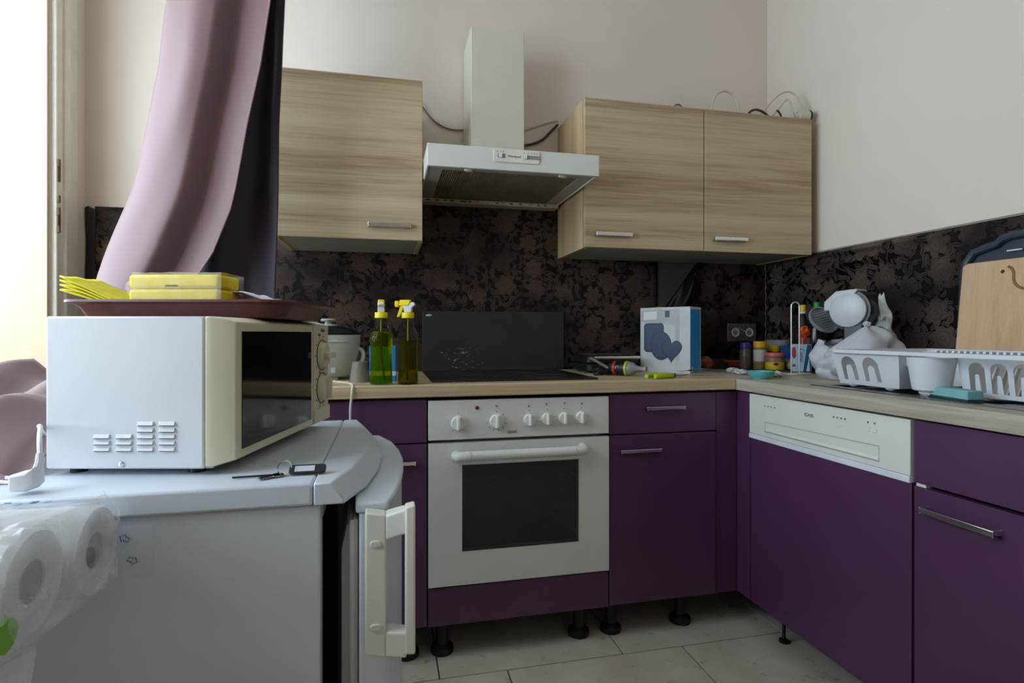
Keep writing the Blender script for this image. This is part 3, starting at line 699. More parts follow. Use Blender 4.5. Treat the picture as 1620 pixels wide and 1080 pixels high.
# front: frame with chamfered outer border
fx0, fx1 = bx1+.0015, .1385
def fr_loop(x, iy, iz): return [(x, -hy+iy, .013+iz), (x, hy-iy, .013+iz), (x, hy-iy, .235-iz), (x, -hy+iy, .235-iz)]
add('front_frame', B().loft([fr_loop(fx0, 0, 0), fr_loop(fx0+.010, 0, 0), fr_loop(fx1, .012, .008)]), CREAM, mw, bevel=.002)
dg = add('door_glass', B().box(fx1-.001, fx1+.0012, -.192, .100, .034, .213), BLACKG, mw, bevel=.0005)
add('door_gap', B().box(fx1-.001, fx1+.0003,   .112, .1135, .021, .227), SL, mw)
add('release_button', B().prism(rrect(.095, .030, .003, 4), 0, .003, T((fx1-.001, .166, .036)) @ R(PI/2, 'Z') @ R(PI/2, 'X')), CREAM, mw, bevel=.001)
KC = M('dial_cream', 'ddd6ba', .4, var=.01)
for y, z, w in ((.166, .163, True), (.166, .092, False)):
    m = T((fx1, y, z)) @ R(PI/2, 'Y')
    add('dial_ring', B().tube([(fx1+.0006, y+.0325*math.cos(a*PI/24), z+.0325*math.sin(a*PI/24)) for a in range(48)], .0009, 5, closed=True), TEXTD, mw)
    k = add('dial', B().lathe([(0, 0), (.0275, 0), (.026, .008), (.0235, .011), (0, .012)], 28, m), KC, mw)
    g = B().box(.010, .022, -.005, .005, -.022, .022) if not w else B().box(.010, .024, -.022, .022, -.006, .006)
    add('grip', g, KC, k, bevel=.002); k.children[0].location = (fx1, y, z)
    b = B()
    for q in range(9):
        a = PI*.25 + q*PI*.19; b.box(0, .0004, -.0025, .0025, -.0012, .0012, T((fx1+.0001, y+.040*math.cos(a), z+.040*math.sin(a))))
    s_ = add('dial_marks', b, TEXTD, mw, smooth=False); s_['kind'] = 'stuff'
for o_ in (text('koio', .013, TEXTD, mw, (fx1+.0002, .170, .217), (PI/2, 0, PI/2), world=False), text('800', .009, M('grey_print2', '6d6a58', .6), mw, (fx1+.0002, .150, .206), (PI/2, 0, PI/2), 'lettering', world=False)): pass
LV = M('louvre_shadow', '9ea2a6', .5)
def mwx(u): return bx0 + (u-72)/250*(bx1-bx0)
def mwz(v): return .010 + (740-v)/240*.225
for col, (ua, ub) in enumerate(((148, 175), (183, 210), (217, 244), (251, 278))):
    for v in ((688, 698, 708) if col < 2 else (668, 678, 688, 698, 708)):
        a, e, z = mwx(ua), mwx(ub), mwz(v)
        b = B().loft([[(a, -hy, z+.0026), (e, -hy, z+.0026), (e, -hy, z-.0026), (a, -hy, z-.0026)], [(a+.002, -hy-.0005, z+.0022), (e-.002, -hy-.0005, z+.0022), (e-.001, -hy-.0038, z-.0024), (a+.001, -hy-.0038, z-.0024)]])
        l_ = add('vent_louvre', b, MC['microwave_case'], mw)
        add('vent_gap', B().box(a+.002, e-.002, -hy-.0030, -hy-.0002, z-.0036, z-.0027), M('vent_dark', '5a564e', .8), l_)
add('screw', B().lathe([(0, 0), (.0046, 0), (.0036, .002), (0, .0028)], 16, T((mwx(192), -hy, mwz(732))) @ R(PI/2, 'X')), CHROME, mw)

# ------------------------------------------------------------------ tray with cleaning things
A2 = math.radians(-12.76)
TRZ = FT + .2355
tray = thing('serving_tray', 'brown melamine tray lying on top of the microwave', 'tray', (-.3218, 1.1597, TRZ), A2)
BROWN = M('brown_melamine', '5a3230', .35, var=.12, scale=16)
L = [(.335, .215, .03, 0), (.345, .225, .033, .002), (.362, .242, .04, .018), (.388, .268, .045, .030), (.398, .278, .05, .031), (.399, .279, .05, .027), (.386, .266, .045, .0255), (.356, .236, .038, .020), (.338, .218, .03, .004), (.33, .21, .03, .0035)]
add('dish', B().loft([[(x, y, z) for x, y in rrect(w, h, r, 6)] for w, h, r, z in L], cap0=True, cap1=True), BROWN, tray)
def on_tray(x, y, z=0):
    c_, s_ = math.cos(A2), math.sin(A2)
    return (-.3218 + x*c_ - y*s_, 1.1597 + x*s_ + y*c_, TRZ + z)
spk = thing('sponge_pack', 'clear-wrapped pack of yellow scouring sponges on the brown tray', 'sponges', on_tray(-.020, -.055, .019), A2 - .02)
YEL = M('yellow_sponge', 'e8d42c', .9, var=.08, scale=60, bump=.4, bscale=220); SCG = M('green_scourer', '3f4a2c', .95, var=.2, scale=120)
for z in (.001,): add('scourer', B().box(-.078, .078, -.035, .035, z, z+.007), SCG, spk, bevel=.001)
for z in (.0083, .0335): add('sponge', B().box(-.08, .08, -.036, .036, z, z+.0248), YEL, spk, bevel=.006, seg=3)
FILM = M('clear_wrap', 'f4f6f2', .12, alpha=.2, var=0)
def wrap(i, j):
    x = -.086 + .172*i + 0; a = 2*PI*j
    k = 1.0
    if i < .06: k = .72
    w, h = .0375*k, .0308*k
    y = cl(-1, 1, 1.5*math.cos(a))*w*1.04; z = .0306 + cl(-1, 1, 1.5*math.sin(a))*h
    n_ = .0018*noise.noise(Vector((x*60, y*70, z*70)))
    if i == 0: x -= .02; y *= .25; z = .040+(z-.0306)*.2
    return (x, y+n_, max(.0004, z+n_))
add('wrapper', B().grid(wrap, 24, 32), FILM, spk)
add('print_dash', B().box(-.012, .010, -.0396, -.0392, .037, .0395), M('print_grey', '6b6346', .7), spk)
cl1 = thing('cleaning_cloth', 'folded yellow cloth hanging over the left rim of the tray', 'cloth', on_tray(-.170, -.02, .027), A2)
CLO = M('yellow_cloth', 'd9cf3a', .95, var=.1, scale=40, bump=.3, bscale=400)
for k in range(4):
    def clo(i, j, k=k):
        x = -.062 + .125*i; y = -.055 + .10*j
        return (x, y, .004 + .0045*k + .030*(1-i)**2.2*(.7+.12*k) - .026*i*cl(0, 1, (i-.3)*1.6) + .001*math.sin(j*13+k))
    add('layer', B().grid(clo, 14, 10), CLO, cl1, solid=.0025)
ts = thing('paper_tissue', 'crumpled white tissue at the right end of the tray', 'tissue', on_tray(.112, .0, .02), A2)
def tis(i, j):
    x = -.075 + .15*i; y = -.045 + .09*j
    z = .034*math.cos(i*PI*.62)**1 - .002 + .012*max(0, math.sin((i-.5)*PI*2))*(.5+.5*math.sin(j*4)) + .005*noise.noise(Vector((x*45, y*45, 1)))
    return (x, y, max(-.012 if i < .9 else .010, z))
add('sheet', B().grid(tis, 26, 16), M('tissue_white', 'd5d6e2', .9, var=.04), ts, solid=.001)

# ------------------------------------------------------------------ keys and plug on the fridge
ky = thing('key_bunch', 'small bunch of keys with black tag and ring, on the fridge top', 'keys', (-.150, .872, FT+.0005))
add('ring', B().tube([(.004+.0*math.cos(a), .010*math.cos(a*PI/12), .011+.0105*math.sin(a*PI/12)) for a in range(24)] and [(.004+.009*math.cos(a*PI/12), .004*math.cos(a*PI/12), .0115+.0105*math.sin(a*PI/12)) for a in range(24)], .0009, 6, closed=True), CHROME, ky)
KT = T((0, -.004, .0012)) @ R(.55, 'X')
add('tag_fob', B().prism(rrect(.052, .018, .005, 4, .036, .009), 0, .003, KT), M('black_fob', '17151c', .4), ky, bevel=.0008)
add('paper_label', B().box(.018, .046, .0035, .0145, .0031, .0034, KT), M('fob_paper', 'cfd0e6', .7), ky)
def key(a, l):
    m = R(a, 'Z')
    b = B().lathe([(0, 0), (.0085, 0), (.0085, .002), (0, .002)], 18, m @ T((-.006, 0, .0012)))
    b.box(-l, -.010, -.003, .003, .0012, .0028, m)
    for q in range(4): b.box(-l+.003+q*.005, -l+.005+q*.005, -.0045, -.003, .0012, .0028, m)
    return b
add('key', key(.66, .034), STEEL, ky); add('key', key(.50, .031), M('brass_key', '8f7f55', .35, metal=1.), ky)
add('key', B().box(-.066, -.006, -.001, .001, .0008, .0032, R(.06, 'Z')), M('dark_key', '2a2a33', .4, metal=.6), ky)
PA = math.radians(172)
pg = thing('power_plug', 'white two-pin mains plug lying on the fridge beside the microwave', 'plug', (-.459, .852, FT+.001), PA)
PW = M('plug_white', 'd9dadd', .4)
b = B().loft([[(.014, -.015, .004), (.014, .015, .004), (.014, .015, .026), (.014, -.015, .026)], [(-.006, -.014, .004), (-.006, .014, .004), (-.006, .014, .029), (-.006, -.014, .029)], [(-.016, -.009, .012), (-.016, .009, .012), (-.014, .009, .036), (-.014, -.009, .036)]])
add('body', b, PW, pg, bevel=.003)
for y in (-.0095, .0095): add('pin', B().cyl((.014, y, .016), (.034, y, .018), .0022), CHROME, pg)
def pl(x, y, z):
    v = R(-PA, 'Z') @ Vector((x+.459, y-.852, z-FT-.001)); return tuple(v)
add('strain_relief', B().tube([(-.012, 0, .030), (-.014, -.001, .040), (-.012, -.004, .050)], [.0055, .005, .0042], 10), PW, pg)
add('cord', B().tube([(-.012, -.004, .048), pl(-.458, .875, .885), pl(-.485, .93, .892), pl(-.512, .975, .885), pl(-.53, 1.03, .86)], .003, 8, smooth=2), PW, pg)

# ------------------------------------------------------------------ curtain
cu = thing('curtain', 'satin curtain coloured mauve where lit and dark plum where shaded, swept left behind the microwave', 'curtain', (-.5, 1.72, .85), world=True)
rowsL = [(2.60, -.56, -.30), (1.96, -.5914, -.3187), (1.78, -.6147, -.344), (1.60, -.6533, -.3806), (1.42, -.6838, -.4103), (1.368, -.7005, -.4218), (1.245, -.7411, -.4674), (1.158, -.7678, -.5204), (1.0, -.80, -.60), (.83, -.83, -.66)]
def drape(i, j):
    z = 2.60 + (.84-2.60)*j; _, l, r = lerp_rows(rowsL, z)
    s = i; sh = .05*(1-j)
    k1 = cl(0, 1, (s-.52)/.19); k1 = k1*k1*(3-2*k1)
    y = 1.725 - .072*math.sin(PI/2*cl(0, 1, s/.52))**.8 + .060*k1 - .040*cl(0, 1, (s-.70)/.30)
    y += .006*noise.noise(Vector((s*4, z*3.5, 2)))
    x = l + (r-l)*s + .006*math.sin(z*9)*(1-s)
    return (x, y, z)
add('drape', B().grid(drape, 60, 60), SATIN_LIT, cu, solid=.0016)
b = B().tube([drape(1, j/60) for j in range(61)], .003, 6); add('hem', b, M('mauve_hem', '9c8088', .6), cu)
rowsD = [(2.60, -.42, -.268), (2.0, -.44, -.2932), (1.822, -.46, -.3002), (1.635, -.50, -.309), (1.448, -.53, -.3107), (1.262, -.58, -.3159), (1.168, -.60, -.3194), (.83, -.66, -.325)]
def dark(i, j):
    z = 2.60 + (.88-2.60)*j; _, l, r = lerp_rows(rowsD, z)
    y = 1.775 + .018*math.sin(i*9+z*1.2) + .004*noise.noise(Vector((i*5, z*6, 8)))
    return (l+(r-l)*i, y, z)
add('inner_panel', B().grid(dark, 40, 60), SATIN_SHADED, cu, solid=.0016)  # same cloth as the drape, its shade painted as dark plum
# lower end of the curtain spilling over the back of the fridge
def tail(i, j):
    x = -.80 + .325*i; y = .905 + .60*j
    base = FT + .003 + .085*cl(0, 1, (j-.05)/.22)**.8 + .05*cl(0, 1, (j-.4)/.6)
    z = base + .024*math.sin(i*11+j*2.5)*cl(0, 1, j*4) + .010*noise.noise(Vector((x*14, y*9, 5)))
    y -= .045*math.exp(-((i-.62)/.12)**2)*cl(0, 1, (j-.1)*5)
    if x > -.535: x = -.535 + (x+.535)*(.9 if y < .93 else .55)
    return (x, y, max(FT+.002, z))
add('tail', B().grid(tail, 44, 40), SATIN_LIT, cu, solid=.0016)
rl = thing('curtain_rail', 'thin metal curtain rail under the ceiling above the curtain', 'curtain rail', (-.68, 1.72, 2.62), world=True)
add('rail', B().cyl((-1.079, 1.72, 2.615), (-.25, 1.72, 2.615), .012), STEEL, rl)
for x in (-.95, -.35): add('bracket', B().box(x-.01, x+.01, 1.71, 1.73, 2.62, 2.72), STEEL, rl)

# ------------------------------------------------------------------ kitchen rolls in a plastic bag, at the left edge
tb = thing('side_table', 'small side table carrying the bag of paper rolls', 'table', (-.72, .60, 0), world=True)
TW = M('side_table_white', 'd0cfc9', .5)
add('top', B().box(-.96, -.475, .42, .80, .668, .690), TW, tb, bevel=.003)
for x in (-.94, -.50):
    for y in (.44, .78): add('leg', B().box(x-.016, x+.016, y-.016, y+.016, 0, .668), TW, tb, bevel=.002)
PAPER = M('roll_paper', 'dddcdc', .95, var=.03, scale=60, bump=.3, bscale=260); CORE = M('roll_core', '8d7f78', .9)
def roll(label, y, z, x1, x0, r=.0525):
    t_ = thing('paper_roll', label, 'paper roll', (x0, y, z-r), group='paper rolls in the bag'); WORLD[t_.name] = Vector(t_.location)
    m = T((x0, y, z)) @ R(PI/2, 'Y'); l = x1-x0
    add('paper', B().lathe([(.0215, .002), (r-.002, 0), (r, .004), (r, l-.005), (r-.003, l), (.0215, l-.002), (.0205, l-.02), (.0205, .02), (.0215, .002)], 36, m), PAPER, t_)
    add('core', B().lathe([(.0203, .003), (.0203, l-.004), (.0188, l-.004), (.0188, .003), (.0203, .003)], 24, m), CORE, t_)
    return t_
roll('white paper roll against the fridge, in the plastic bag', .760, .765, -.338, -.562)
roll('white paper roll nearest the camera, in the plastic bag', .652, .775, -.345, -.569)
bgk = thing('plastic_bag', 'clear crinkled plastic bag around the paper rolls', 'bag', (-.45, .70, .60), world=True)
CLR = M('clear_bag', 'e8ecf0', .12, alpha=.30, var=.1, scale=30, spec=.9)
def bag(i, j):
    # cross-section round both rolls, swept along x; knotted end hangs down at the front
    a = 2*PI*i; x = -.600 + .272*j
    k = 1 if j < .93 else (1-.75*((j-.93)/.07)**2)
    c1, c2 = ((.760, .765), (.652, .775)); cy_, cz_ = math.cos(a), math.sin(a)
    c_ = c1 if c1[0]*cy_ + c1[1]*cz_ > c2[0]*cy_ + c2[1]*cz_ else c2
    y = c_[0] + .0555*cy_; z = c_[1] + .0555*cz_
    n_ = abs(noise.noise(Vector((x*38, y*34, z*34))))*.017 + noise.noise(Vector((x*90, y*80, z*80)))*.003
    if c_[0] > .70 and cy_ > 0: n_ *= .3
    y += n_*cy_; z += n_*cz_
    return (x + .012*n_, .706+(y-.706)*k, .770+(z-.770)*k)
add('film', B().grid(bag, 128, 60), CLR, bgk)
def endf(i, j):
    y = .600 + .212*i; z = .712 + .118*j
    n_ = noise.noise(Vector((y*30, z*42, 3)))*.006 + abs(noise.noise(Vector((y*70, z*60, 9))))*.006
    ex = max(0, abs(i-.5)*2-.8)*.06 + max(0, abs(j-.5)*2-.75)*.05
    return (-.331 + n_ - ex, y, z - .012*(i-.5))
add('end_film', B().grid(endf, 70, 44), CLR, bgk)
def gath(i, j):
    a = 2*PI*i; z = .722 - .20*j
    w = .036*(1-.55*math.exp(-((j-.35)/.12)**2)) * (1 if j < .9 else 1-.8*((j-.9)/.1))
    cx, cy = -.362 - .02*j, .612 + .01*math.sin(j*4)
    rr = w*(1+.18*math.sin(a*5+j*6))
    return (cx + rr*math.cos(a)*.8, cy + rr*math.sin(a), z)
gt = add('gathered_end', B().grid(gath, 40, 30), CLR, bgk)
add('blue_tie', B().tube([(-.369+.0155*math.cos(a*PI/10)*.9, .618+.019*math.sin(a*PI/10), .652+.004*math.cos(a*PI/10)) for a in range(20)], .0028, 6, closed=True), M('blue_tie', '3d5a86', .5), bgk)
PRB = M('print_blue', '2c4b78', .6); PRT = M('print_teal', '4aa0a8', .5); PRG = M('print_green', '7db832', .5)
for k in range(9):
    x = -.50 + k*.014; 
    add('printed_mark', B().box(x, x+.007, .742 + .006*(k % 3), .750 + .006*(k % 2), .8285, .8289), PRB if k % 2 else PRT, bgk)
add('green_print', B().prism([(.016*math.cos(a*PI/10)*(1 if a < 10 else .8), .020*math.sin(a*PI/10)) for a in range(20)], 0, .0006, T((-.3395, .595, .748)) @ R(PI/2, 'Y')), PRG, bgk)
def teal(i, j):
    x = -.62 + .20*i; y = .70 + .085*(j-.5)*(1-.8*i)
    return (x, y, .839 + .014*math.sin(PI*j)*(1-i) + .004*math.sin(j*14+i*6))
tl_ = tag(add('blue_bag', B().grid(teal, 20, 16), M('teal_film', '3f8796', .35, alpha=.75), solid=.001), 'twisted blue plastic film end on top of the paper rolls', 'bag')
wl = thing('paper_plate', 'white round plate standing on edge at the left edge of the picture', 'plate', (-.365, .515, .692)); 
add('disc', B().lathe([(0, 0), (.060, 0), (.066, .003), (.066, .008), (.061, .008), (.058, .004), (0, .004)], 36, T((-.022, 0, .067)) @ R(PI/2, 'Y')), M('lid_white', 'dcd9d2', .5), wl)

# ------------------------------------------------------------------ things on the back worktop
Y_CAP = M('yellow_cap', 'e6d51e', .4); W_PL = M('white_plastic', 'd3d2d6', .4)
BOT = M('clear_bottle', 'ffffff', .03, trans=1., ior=1.12, alpha=.55, var=0)
def spray(label, x, y, liquid, level, rz):
    t_ = thing('spray_bottle', label, 'bottle', (x, y, CT), rz, group='spray bottles by the hob')
    out = [(0, 0), (.031, 0), (.0345, .004), (.0345, .03), (.0325, .08), (.0335, .12), (.036, .142), (.034, .156), (.026, .17), (.0205, .182), (.0185, .205)]
    add('bottle', B().lathe(out + [(0, .205)], 32, sy=.9), BOT, t_)
    inn = [(0, .002), (.029, .002), (.0325, .006), (.0325, .03), (.0305, .08), (.0315, .12), (.034, .142), (.032, .156), (.024, .17)]
    lp = [p for p in inn if p[1] < level] + [(.0235 if level > .16 else .0335, level), (0, level)]
    add('liquid', B().lathe(lp, 32, sy=.9), liquid, t_)
    add('dip_tube', B().tube([(0, 0, .21), (.002, .0, .12), (-.008, -.004, .012)], .0022, 6, smooth=2), MC.get('tube_green') or M('tube_green', '9aa83a', .5), t_)
    add('collar', B().lathe([(0, .205), (.0195, .205), (.0195, .2225), (0, .2225)], 24), Y_CAP, t_, bevel=.001)
    head = B().loft([[(-.011, -.010, .2226), (.011, -.010, .2226), (.011, .012, .2226), (-.011, .012, .2226)], [(-.010, -.012, .238), (.010, -.012, .238), (.010, .014, .238), (-.010, .014, .238)], [(-.009, -.020, .246), (.009, -.020, .246), (.009, .024, .246), (-.009, .024, .246)], [(-.007, -.022, .2545), (.007, -.022, .2545), (.007, .020, .2545), (-.007, .020, .2545)]])
    add('spray_head', head, W_PL, t_, bevel=.002)
    cap = B().loft([[(-.0115, -.026, .2435), (.0115, -.026, .2435), (.0115, .004, .2435), (-.0115, .004, .2435)], [(-.0095, -.024, .2615), (.0095, -.024, .2615), (.0095, .010, .2615), (-.0095, .010, .2615)]])
    hc = add('head_cover', cap, Y_CAP, t_, bevel=.002)
    add('nozzle', B().box(-.010, .010, -.040, -.0265, .239, .258), Y_CAP, t_, bevel=.003)
    add('trigger', B().loft([[(-.007, -.022, .243), (.007, -.022, .243), (.007, -.010, .243), (-.007, -.010, .243)], [(-.006, -.030, .222), (.006, -.030, .222), (.006, -.020, .222), (-.006, -.020, .222)], [(-.005, -.034, .208), (.005, -.034, .208), (.005, -.026, .208), (-.005, -.026, .208)]]), Y_CAP, t_, bevel=.0015)
    return t_
LQ1 = M('green_liquid', '9aa800', .03, trans=.86, ior=1.2, var=.05); LQ2 = M('olive_liquid', '938a0a', .03, trans=.86, ior=1.2, var=.05)
spray('spray bottle with bright green liquid, filled to the shoulder', -.015, 1.764, LQ1, .164, PI)
spray('spray bottle with olive yellow liquid, beside the hob', .066, 1.758, LQ2, .136, -PI/2-.25)
bx = thing('blue_carton', 'blue carton standing behind the two spray bottles', 'carton', (-.01, 1.87, CT), -.1)
add('box', B().box(-.042, .042, -.014, .014, 0, .118), M('carton_blue', '2a7fae', .5), bx, bevel=.001)
add('white_band', B().box(-.0422, .0422, -.0144, .0144, .02, .034), M('carton_white', 'c8d4da', .5), bx)
rc = thing('rice_cooker', 'white rice cooker with dark glass lid behind the microwave', 'rice cooker', (-.196, 2.02, CT))
RCW = M('cooker_white', 'c6cdc6', .4, var=.02)
add('body', B().lathe([(0, .010), (.072, .010), (.080, .016), (.098, .075), (.107, .120), (.1085, .150), (.106, .153), (0, .153)], 40), RCW, rc)
for a in (.4, 2.0, 3.6, 5.2): add('foot', B().cyl((.062*math.cos(a), .062*math.sin(a), 0), (.062*math.cos(a), .062*math.sin(a), .011), .009), RCW, rc)
add('lid_rim', B().lathe([(0, .1535), (.108, .1535), (.109, .158), (.106, .161), (0, .161)], 40), BLACKP, rc)
add('lid', B().lathe([(0, .1615), (.104, .1615), (.085, .174), (.045, .184), (0, .186)], 40), M('smoked_glass', '262427', .12), rc)
kb = add('knob_base', B().lathe([(0, .1862), (.034, .1835), (.030, .188), (.012, .190), (.010, .199), (0, .199)], 24), RCW, rc)
add('knob', B().lathe([(0, .199), (.024, .200), (.026, .204), (.022, .208), (0, .209)], 24), RCW, kb)
hm = T((.0, 0, 0))
add('front_ledge', B().loft([[(-.075, -.068, .120), (-.03, -.098, .120), (.03, -.098, .120), (.075, -.068, .120)], [(-.07, -.088, .130), (-.03, -.112, .130), (.03, -.112, .130), (.07, -.088, .130)], [(-.075, -.068, .142), (-.03, -.099, .142), (.03, -.099, .142), (.075, -.068, .142)]]), RCW, rc, bevel=.002)
add('side_handle', B().tube([(.098, -.012, .105), (.116, -.016, .10), (.120, -.018, .075), (.108, -.018, .045), (.088, -.014, .04)], .007, 8, smooth=2), RCW, rc)
add('switch', B().box(.018, .032, -.092, -.080, .026, .044), W_PL, rc, bevel=.001)
cable('cable', 'white cord of the rice cooker hanging over the worktop edge', [(-.19, 1.93, CT+.003), (-.16, 1.86, CT+.003), (-.12, 1.80, CT+.004), (-.098, 1.74, CT+.004), (-.097, 1.712, CT+.001), (-.100, 1.708, CT-.03), (-.104, 1.709, .80), (-.103, 1.71, .72)], .0036, M('cord_white', 'c9c4ba', .5), cat='cord')
mc = thing('measuring_cup', 'frosted plastic measuring cup upside down beside the rice cooker', 'cup', (-.083, 1.872, CT))
add('cup', B().lathe([(.034, 0), (.024, .066), (0, .068), (0, .0665), (.0225, .0645), (.0325, 0), (.034, 0)], 28), M('frosted_plastic', '8d877c', .4, alpha=.6), mc)
# contact grill
gr = thing('contact_grill', 'black contact grill with a silver edge, between hob and cookware box', 'grill', (.875, 2.16, CT))
add('base', B().prism(rrect(.21, .20, .03, 5), .006, .036), BLACKP, gr, bevel=.005)
add('lid', B().prism(rrect(.205, .195, .03, 5), .038, .070), BLACKP, gr, bevel=.006)
add('top_plate', B().prism(rrect(.17, .16, .02, 5), .0705, .073), M('grill_top', '3c3a38', .45), gr, bevel=.001)
add('silver_edge', B().cyl((-.078, -.100, .062), (.112, -.108, .062), .0062), CHROME, gr)
add('lever', B().tube([(-.090, -.095, .060), (-.06, -.125, .04), (-.03, -.16, .016), (.0, -.19, .006)], .006, 8, smooth=1), M('lever_grey', '6f675f', .4), gr)
for x in (-.08, .08): add('foot', B().cyl((x, .06, 0), (x, .06, .007), .01), BLACKP, gr); add('foot', B().cyl((x, -.06, 0), (x, -.06, .007), .01), BLACKP, gr)
pts = []
for k in range(40):
    a = k*.75; rr = .028+.006*math.sin(k*1.7); pts.append((.792+rr*math.cos(a)*1.1, 1.965+rr*math.sin(a)*.8, CT+.005+.018*(k/40)+.006*math.sin(k*2.3)))
cable('cable', 'coiled black cable lying in front of the contact grill', pts, .004, BLACKP, smooth=2)
# spray can with lime collar, lying down
LIME = M('lime_plastic', 'a9c21c', .4); GREYP = M('grey_bulb', '7c7f84', .4)
tc = thing('baster', 'black bottle with lime collar and grey nozzle lying beside the hob', 'bottle', (.862, 1.925, CT+.0275), math.atan2(-.105, .09))
ax = R(PI/2, 'Y')
add('body', B().lathe([(0, -.055), (.022, -.053), (.0265, -.045), (.0265, .010), (0, .010)], 26, ax), BLACKP, tc)
add('red_band', B().lathe([(.0266, -.036), (.0270, -.035), (.0270, -.028), (.0266, -.027)], 26, ax), M('band_red', 'b02a22', .4), tc)
add('white_swirl', B().tube([(-.016+.006*math.cos(a*PI/8), -.0270*math.cos(.5*math.sin(a*PI/8)), .003+.0065*math.sin(a*PI/8)) for a in range(14)], .0009, 5), W_PL, tc)
add('collar', B().lathe([(0, .0102), (.0272, .0102), (.0275, .019), (0, .019)], 26, ax), LIME, tc, bevel=.001)
add('nozzle', B().lathe([(0, .0192), (.024, .0192), (.0245, .030), (.020, .042), (.012, .052), (.009, .072), (.0085, .080), (0, .080)], 26, ax), GREYP, tc)
add('tip_ring', B().lathe([(0, .0802), (.0105, .0802), (.0105, .090), (0, .090)], 20, ax), M('ring_beige', 'a08a70', .5), tc)
sc_ = thing('scissors', 'scissors with lime green handles lying at the worktop front', 'scissors', (.992, 1.80, CT), math.atan2(.06, .14))
add('handle', B().tube([(-.10, -.006, .010), (-.07, -.012, .010), (-.03, -.011, .010), (-.004, -.003, .009)], [.0085, .0098, .0095, .008], 12, smooth=1), LIME, sc_)
add('handle', B().tube([(-.115, .020, .010), (-.07, .026, .012), (-.03, .020, .012), (-.004, .006, .010)], [.007, .0085, .0085, .007], 12, smooth=1), LIME, sc_)
add('pivot', B().cyl((.004, 0, .002), (.004, 0, .015), .009), BLACKP, sc_)
add('blade', B().loft([[(0, -.006, .004), (0, .006, .004), (0, .006, .007), (0, -.006, .007)], [(.085, .004, .004), (.085, .006, .004), (.085, .006, .0055), (.085, .004, .0055)]]), STEEL, sc_)
add('blade', B().loft([[(0, -.006, .0075), (0, .006, .0075), (0, .006, .010), (0, -.006, .010)], [(.080, -.010, .008), (.080, -.008, .008), (.080, -.008, .010), (.080, -.010, .010)]]), STEEL, sc_)
lf = tag(add('paper_slip', B().grid(lambda i, j: (1.06+.12*i, 1.855+.012*i+.05*j*(1-.6*i), CT+.016+.010*math.sin(i*3)*(1-j)+.014*max(0, i-.6)), 12, 6), M('slip_green', '8fa596', .8), solid=.0008), 'pale green paper slip in front of the cookware box', 'paper')
# cookware box
FB = math.radians(-55)
kb_ = thing('cookware_box', 'white and blue carton with picture of navy baking tins', 'box', (1.15, 1.95, CT), FB)
add('carton', B().box(-.215, 0, 0, .10, 0, .262), M('carton_print_pale', 'c3c7c9', .5, var=.12, scale=7), kb_, bevel=.0008)
add('blue_side', B().box(.0002, .0008, .006, .092, .004, .252), M('side_blue', '1b8fd8', .45), kb_)
add('barcode', B().box(.0009, .0012, .012, .026, .006, .028), W_PL, kb_)
NAVY = M('print_navy', '1a2a40', .4); NAVY2 = M('print_navy_light', '263c58', .4); HAZE = M('print_haze', 'aeb4b3', .6); WHT = M('print_white', 'dfe1e0', .6)
def printed(name, poly, k, mat): return add(name, B().prism(poly, 0, .0003, T((0, -.0003*k, 0)) @ R(PI/2, 'X')), mat, kb_, smooth=False)
printed('picture_backdrop', [(-.208, .205), (-.062, .19), (-.062, .05), (-.045, .05), (-.045, .255), (-.208, .25)], 1, HAZE)
printed('picture_window', [(-.2, .245), (-.14, .247), (-.14, .215), (-.2, .212)], 2, WHT)
printed('picture_shade', [(-.105, .248), (-.085, .248), (-.085, .222), (-.105, .222)], 2, NAVY2)
printed('picture_square_tin', rrect(.088, .118, .014, 4, -.154, .140), 2, NAVY)
printed('picture_square_inner', rrect(.074, .102, .012, 4, -.152, .142), 3, NAVY2)
circ = [(-.122+.046*math.cos(a*PI/16), .108+.058*math.sin(a*PI/16)) for a in range(32)]
printed('picture_round_tin', circ, 4, NAVY)
printed('picture_round_inner', [(-.122+(x+.122)*.88, .110+(y-.108)*.88) for x, y in circ], 5, NAVY2)
heart = []
for a in range(40):
    th = a*PI/20; hx = 16*math.sin(th)**3; hz = 13*math.cos(th)-5*math.cos(2*th)-2*math.cos(3*th)-math.cos(4*th)
    heart.append((-.078+hx*.0028, .092+hz*.0031))
printed('picture_heart_tin', heart, 6, NAVY)
printed('picture_heart_inner', [(-.078+(x+.078)*.86, .094+(y-.092)*.86) for x, y in heart], 7, NAVY2)
add('tape', B().box(-.150, -.118, -.0010, .03, .250, .2632), M('tape_clear', 'c9c9bd', .3, alpha=.6), kb_)
# packets behind
pk = thing('snack_bag', 'small orange snack bag between the cookware box and the spice jars', 'bag', (1.375, 2.20, CT), -.3)
add('bag', B().blob((0, 0, .028), (.032, .022, .028), .25, 2.5), M('bag_orange', '9a5a30', .4, var=.4, scale=40), pk)
pk2 = thing('snack_carton', 'flat black and red carton lying behind the spice jars', 'carton', (1.485, 2.22, CT), -.25)
add('box', B().box(-.065, .065, -.035, .035, 0, .044), M('carton_black', '2a1a18', .4, var=.3, scale=30), pk2, bevel=.002)
add('red_stripe', B().box(-.0, .0652, -.0354, -.0350, .014, .030), M('stripe_red', 'a83222', .4), pk2)
add('orange_stripe', B().box(-.02, .0652, -.0354, -.0350, .032, .037), M('stripe_orange', 'b06a34', .4), pk2)
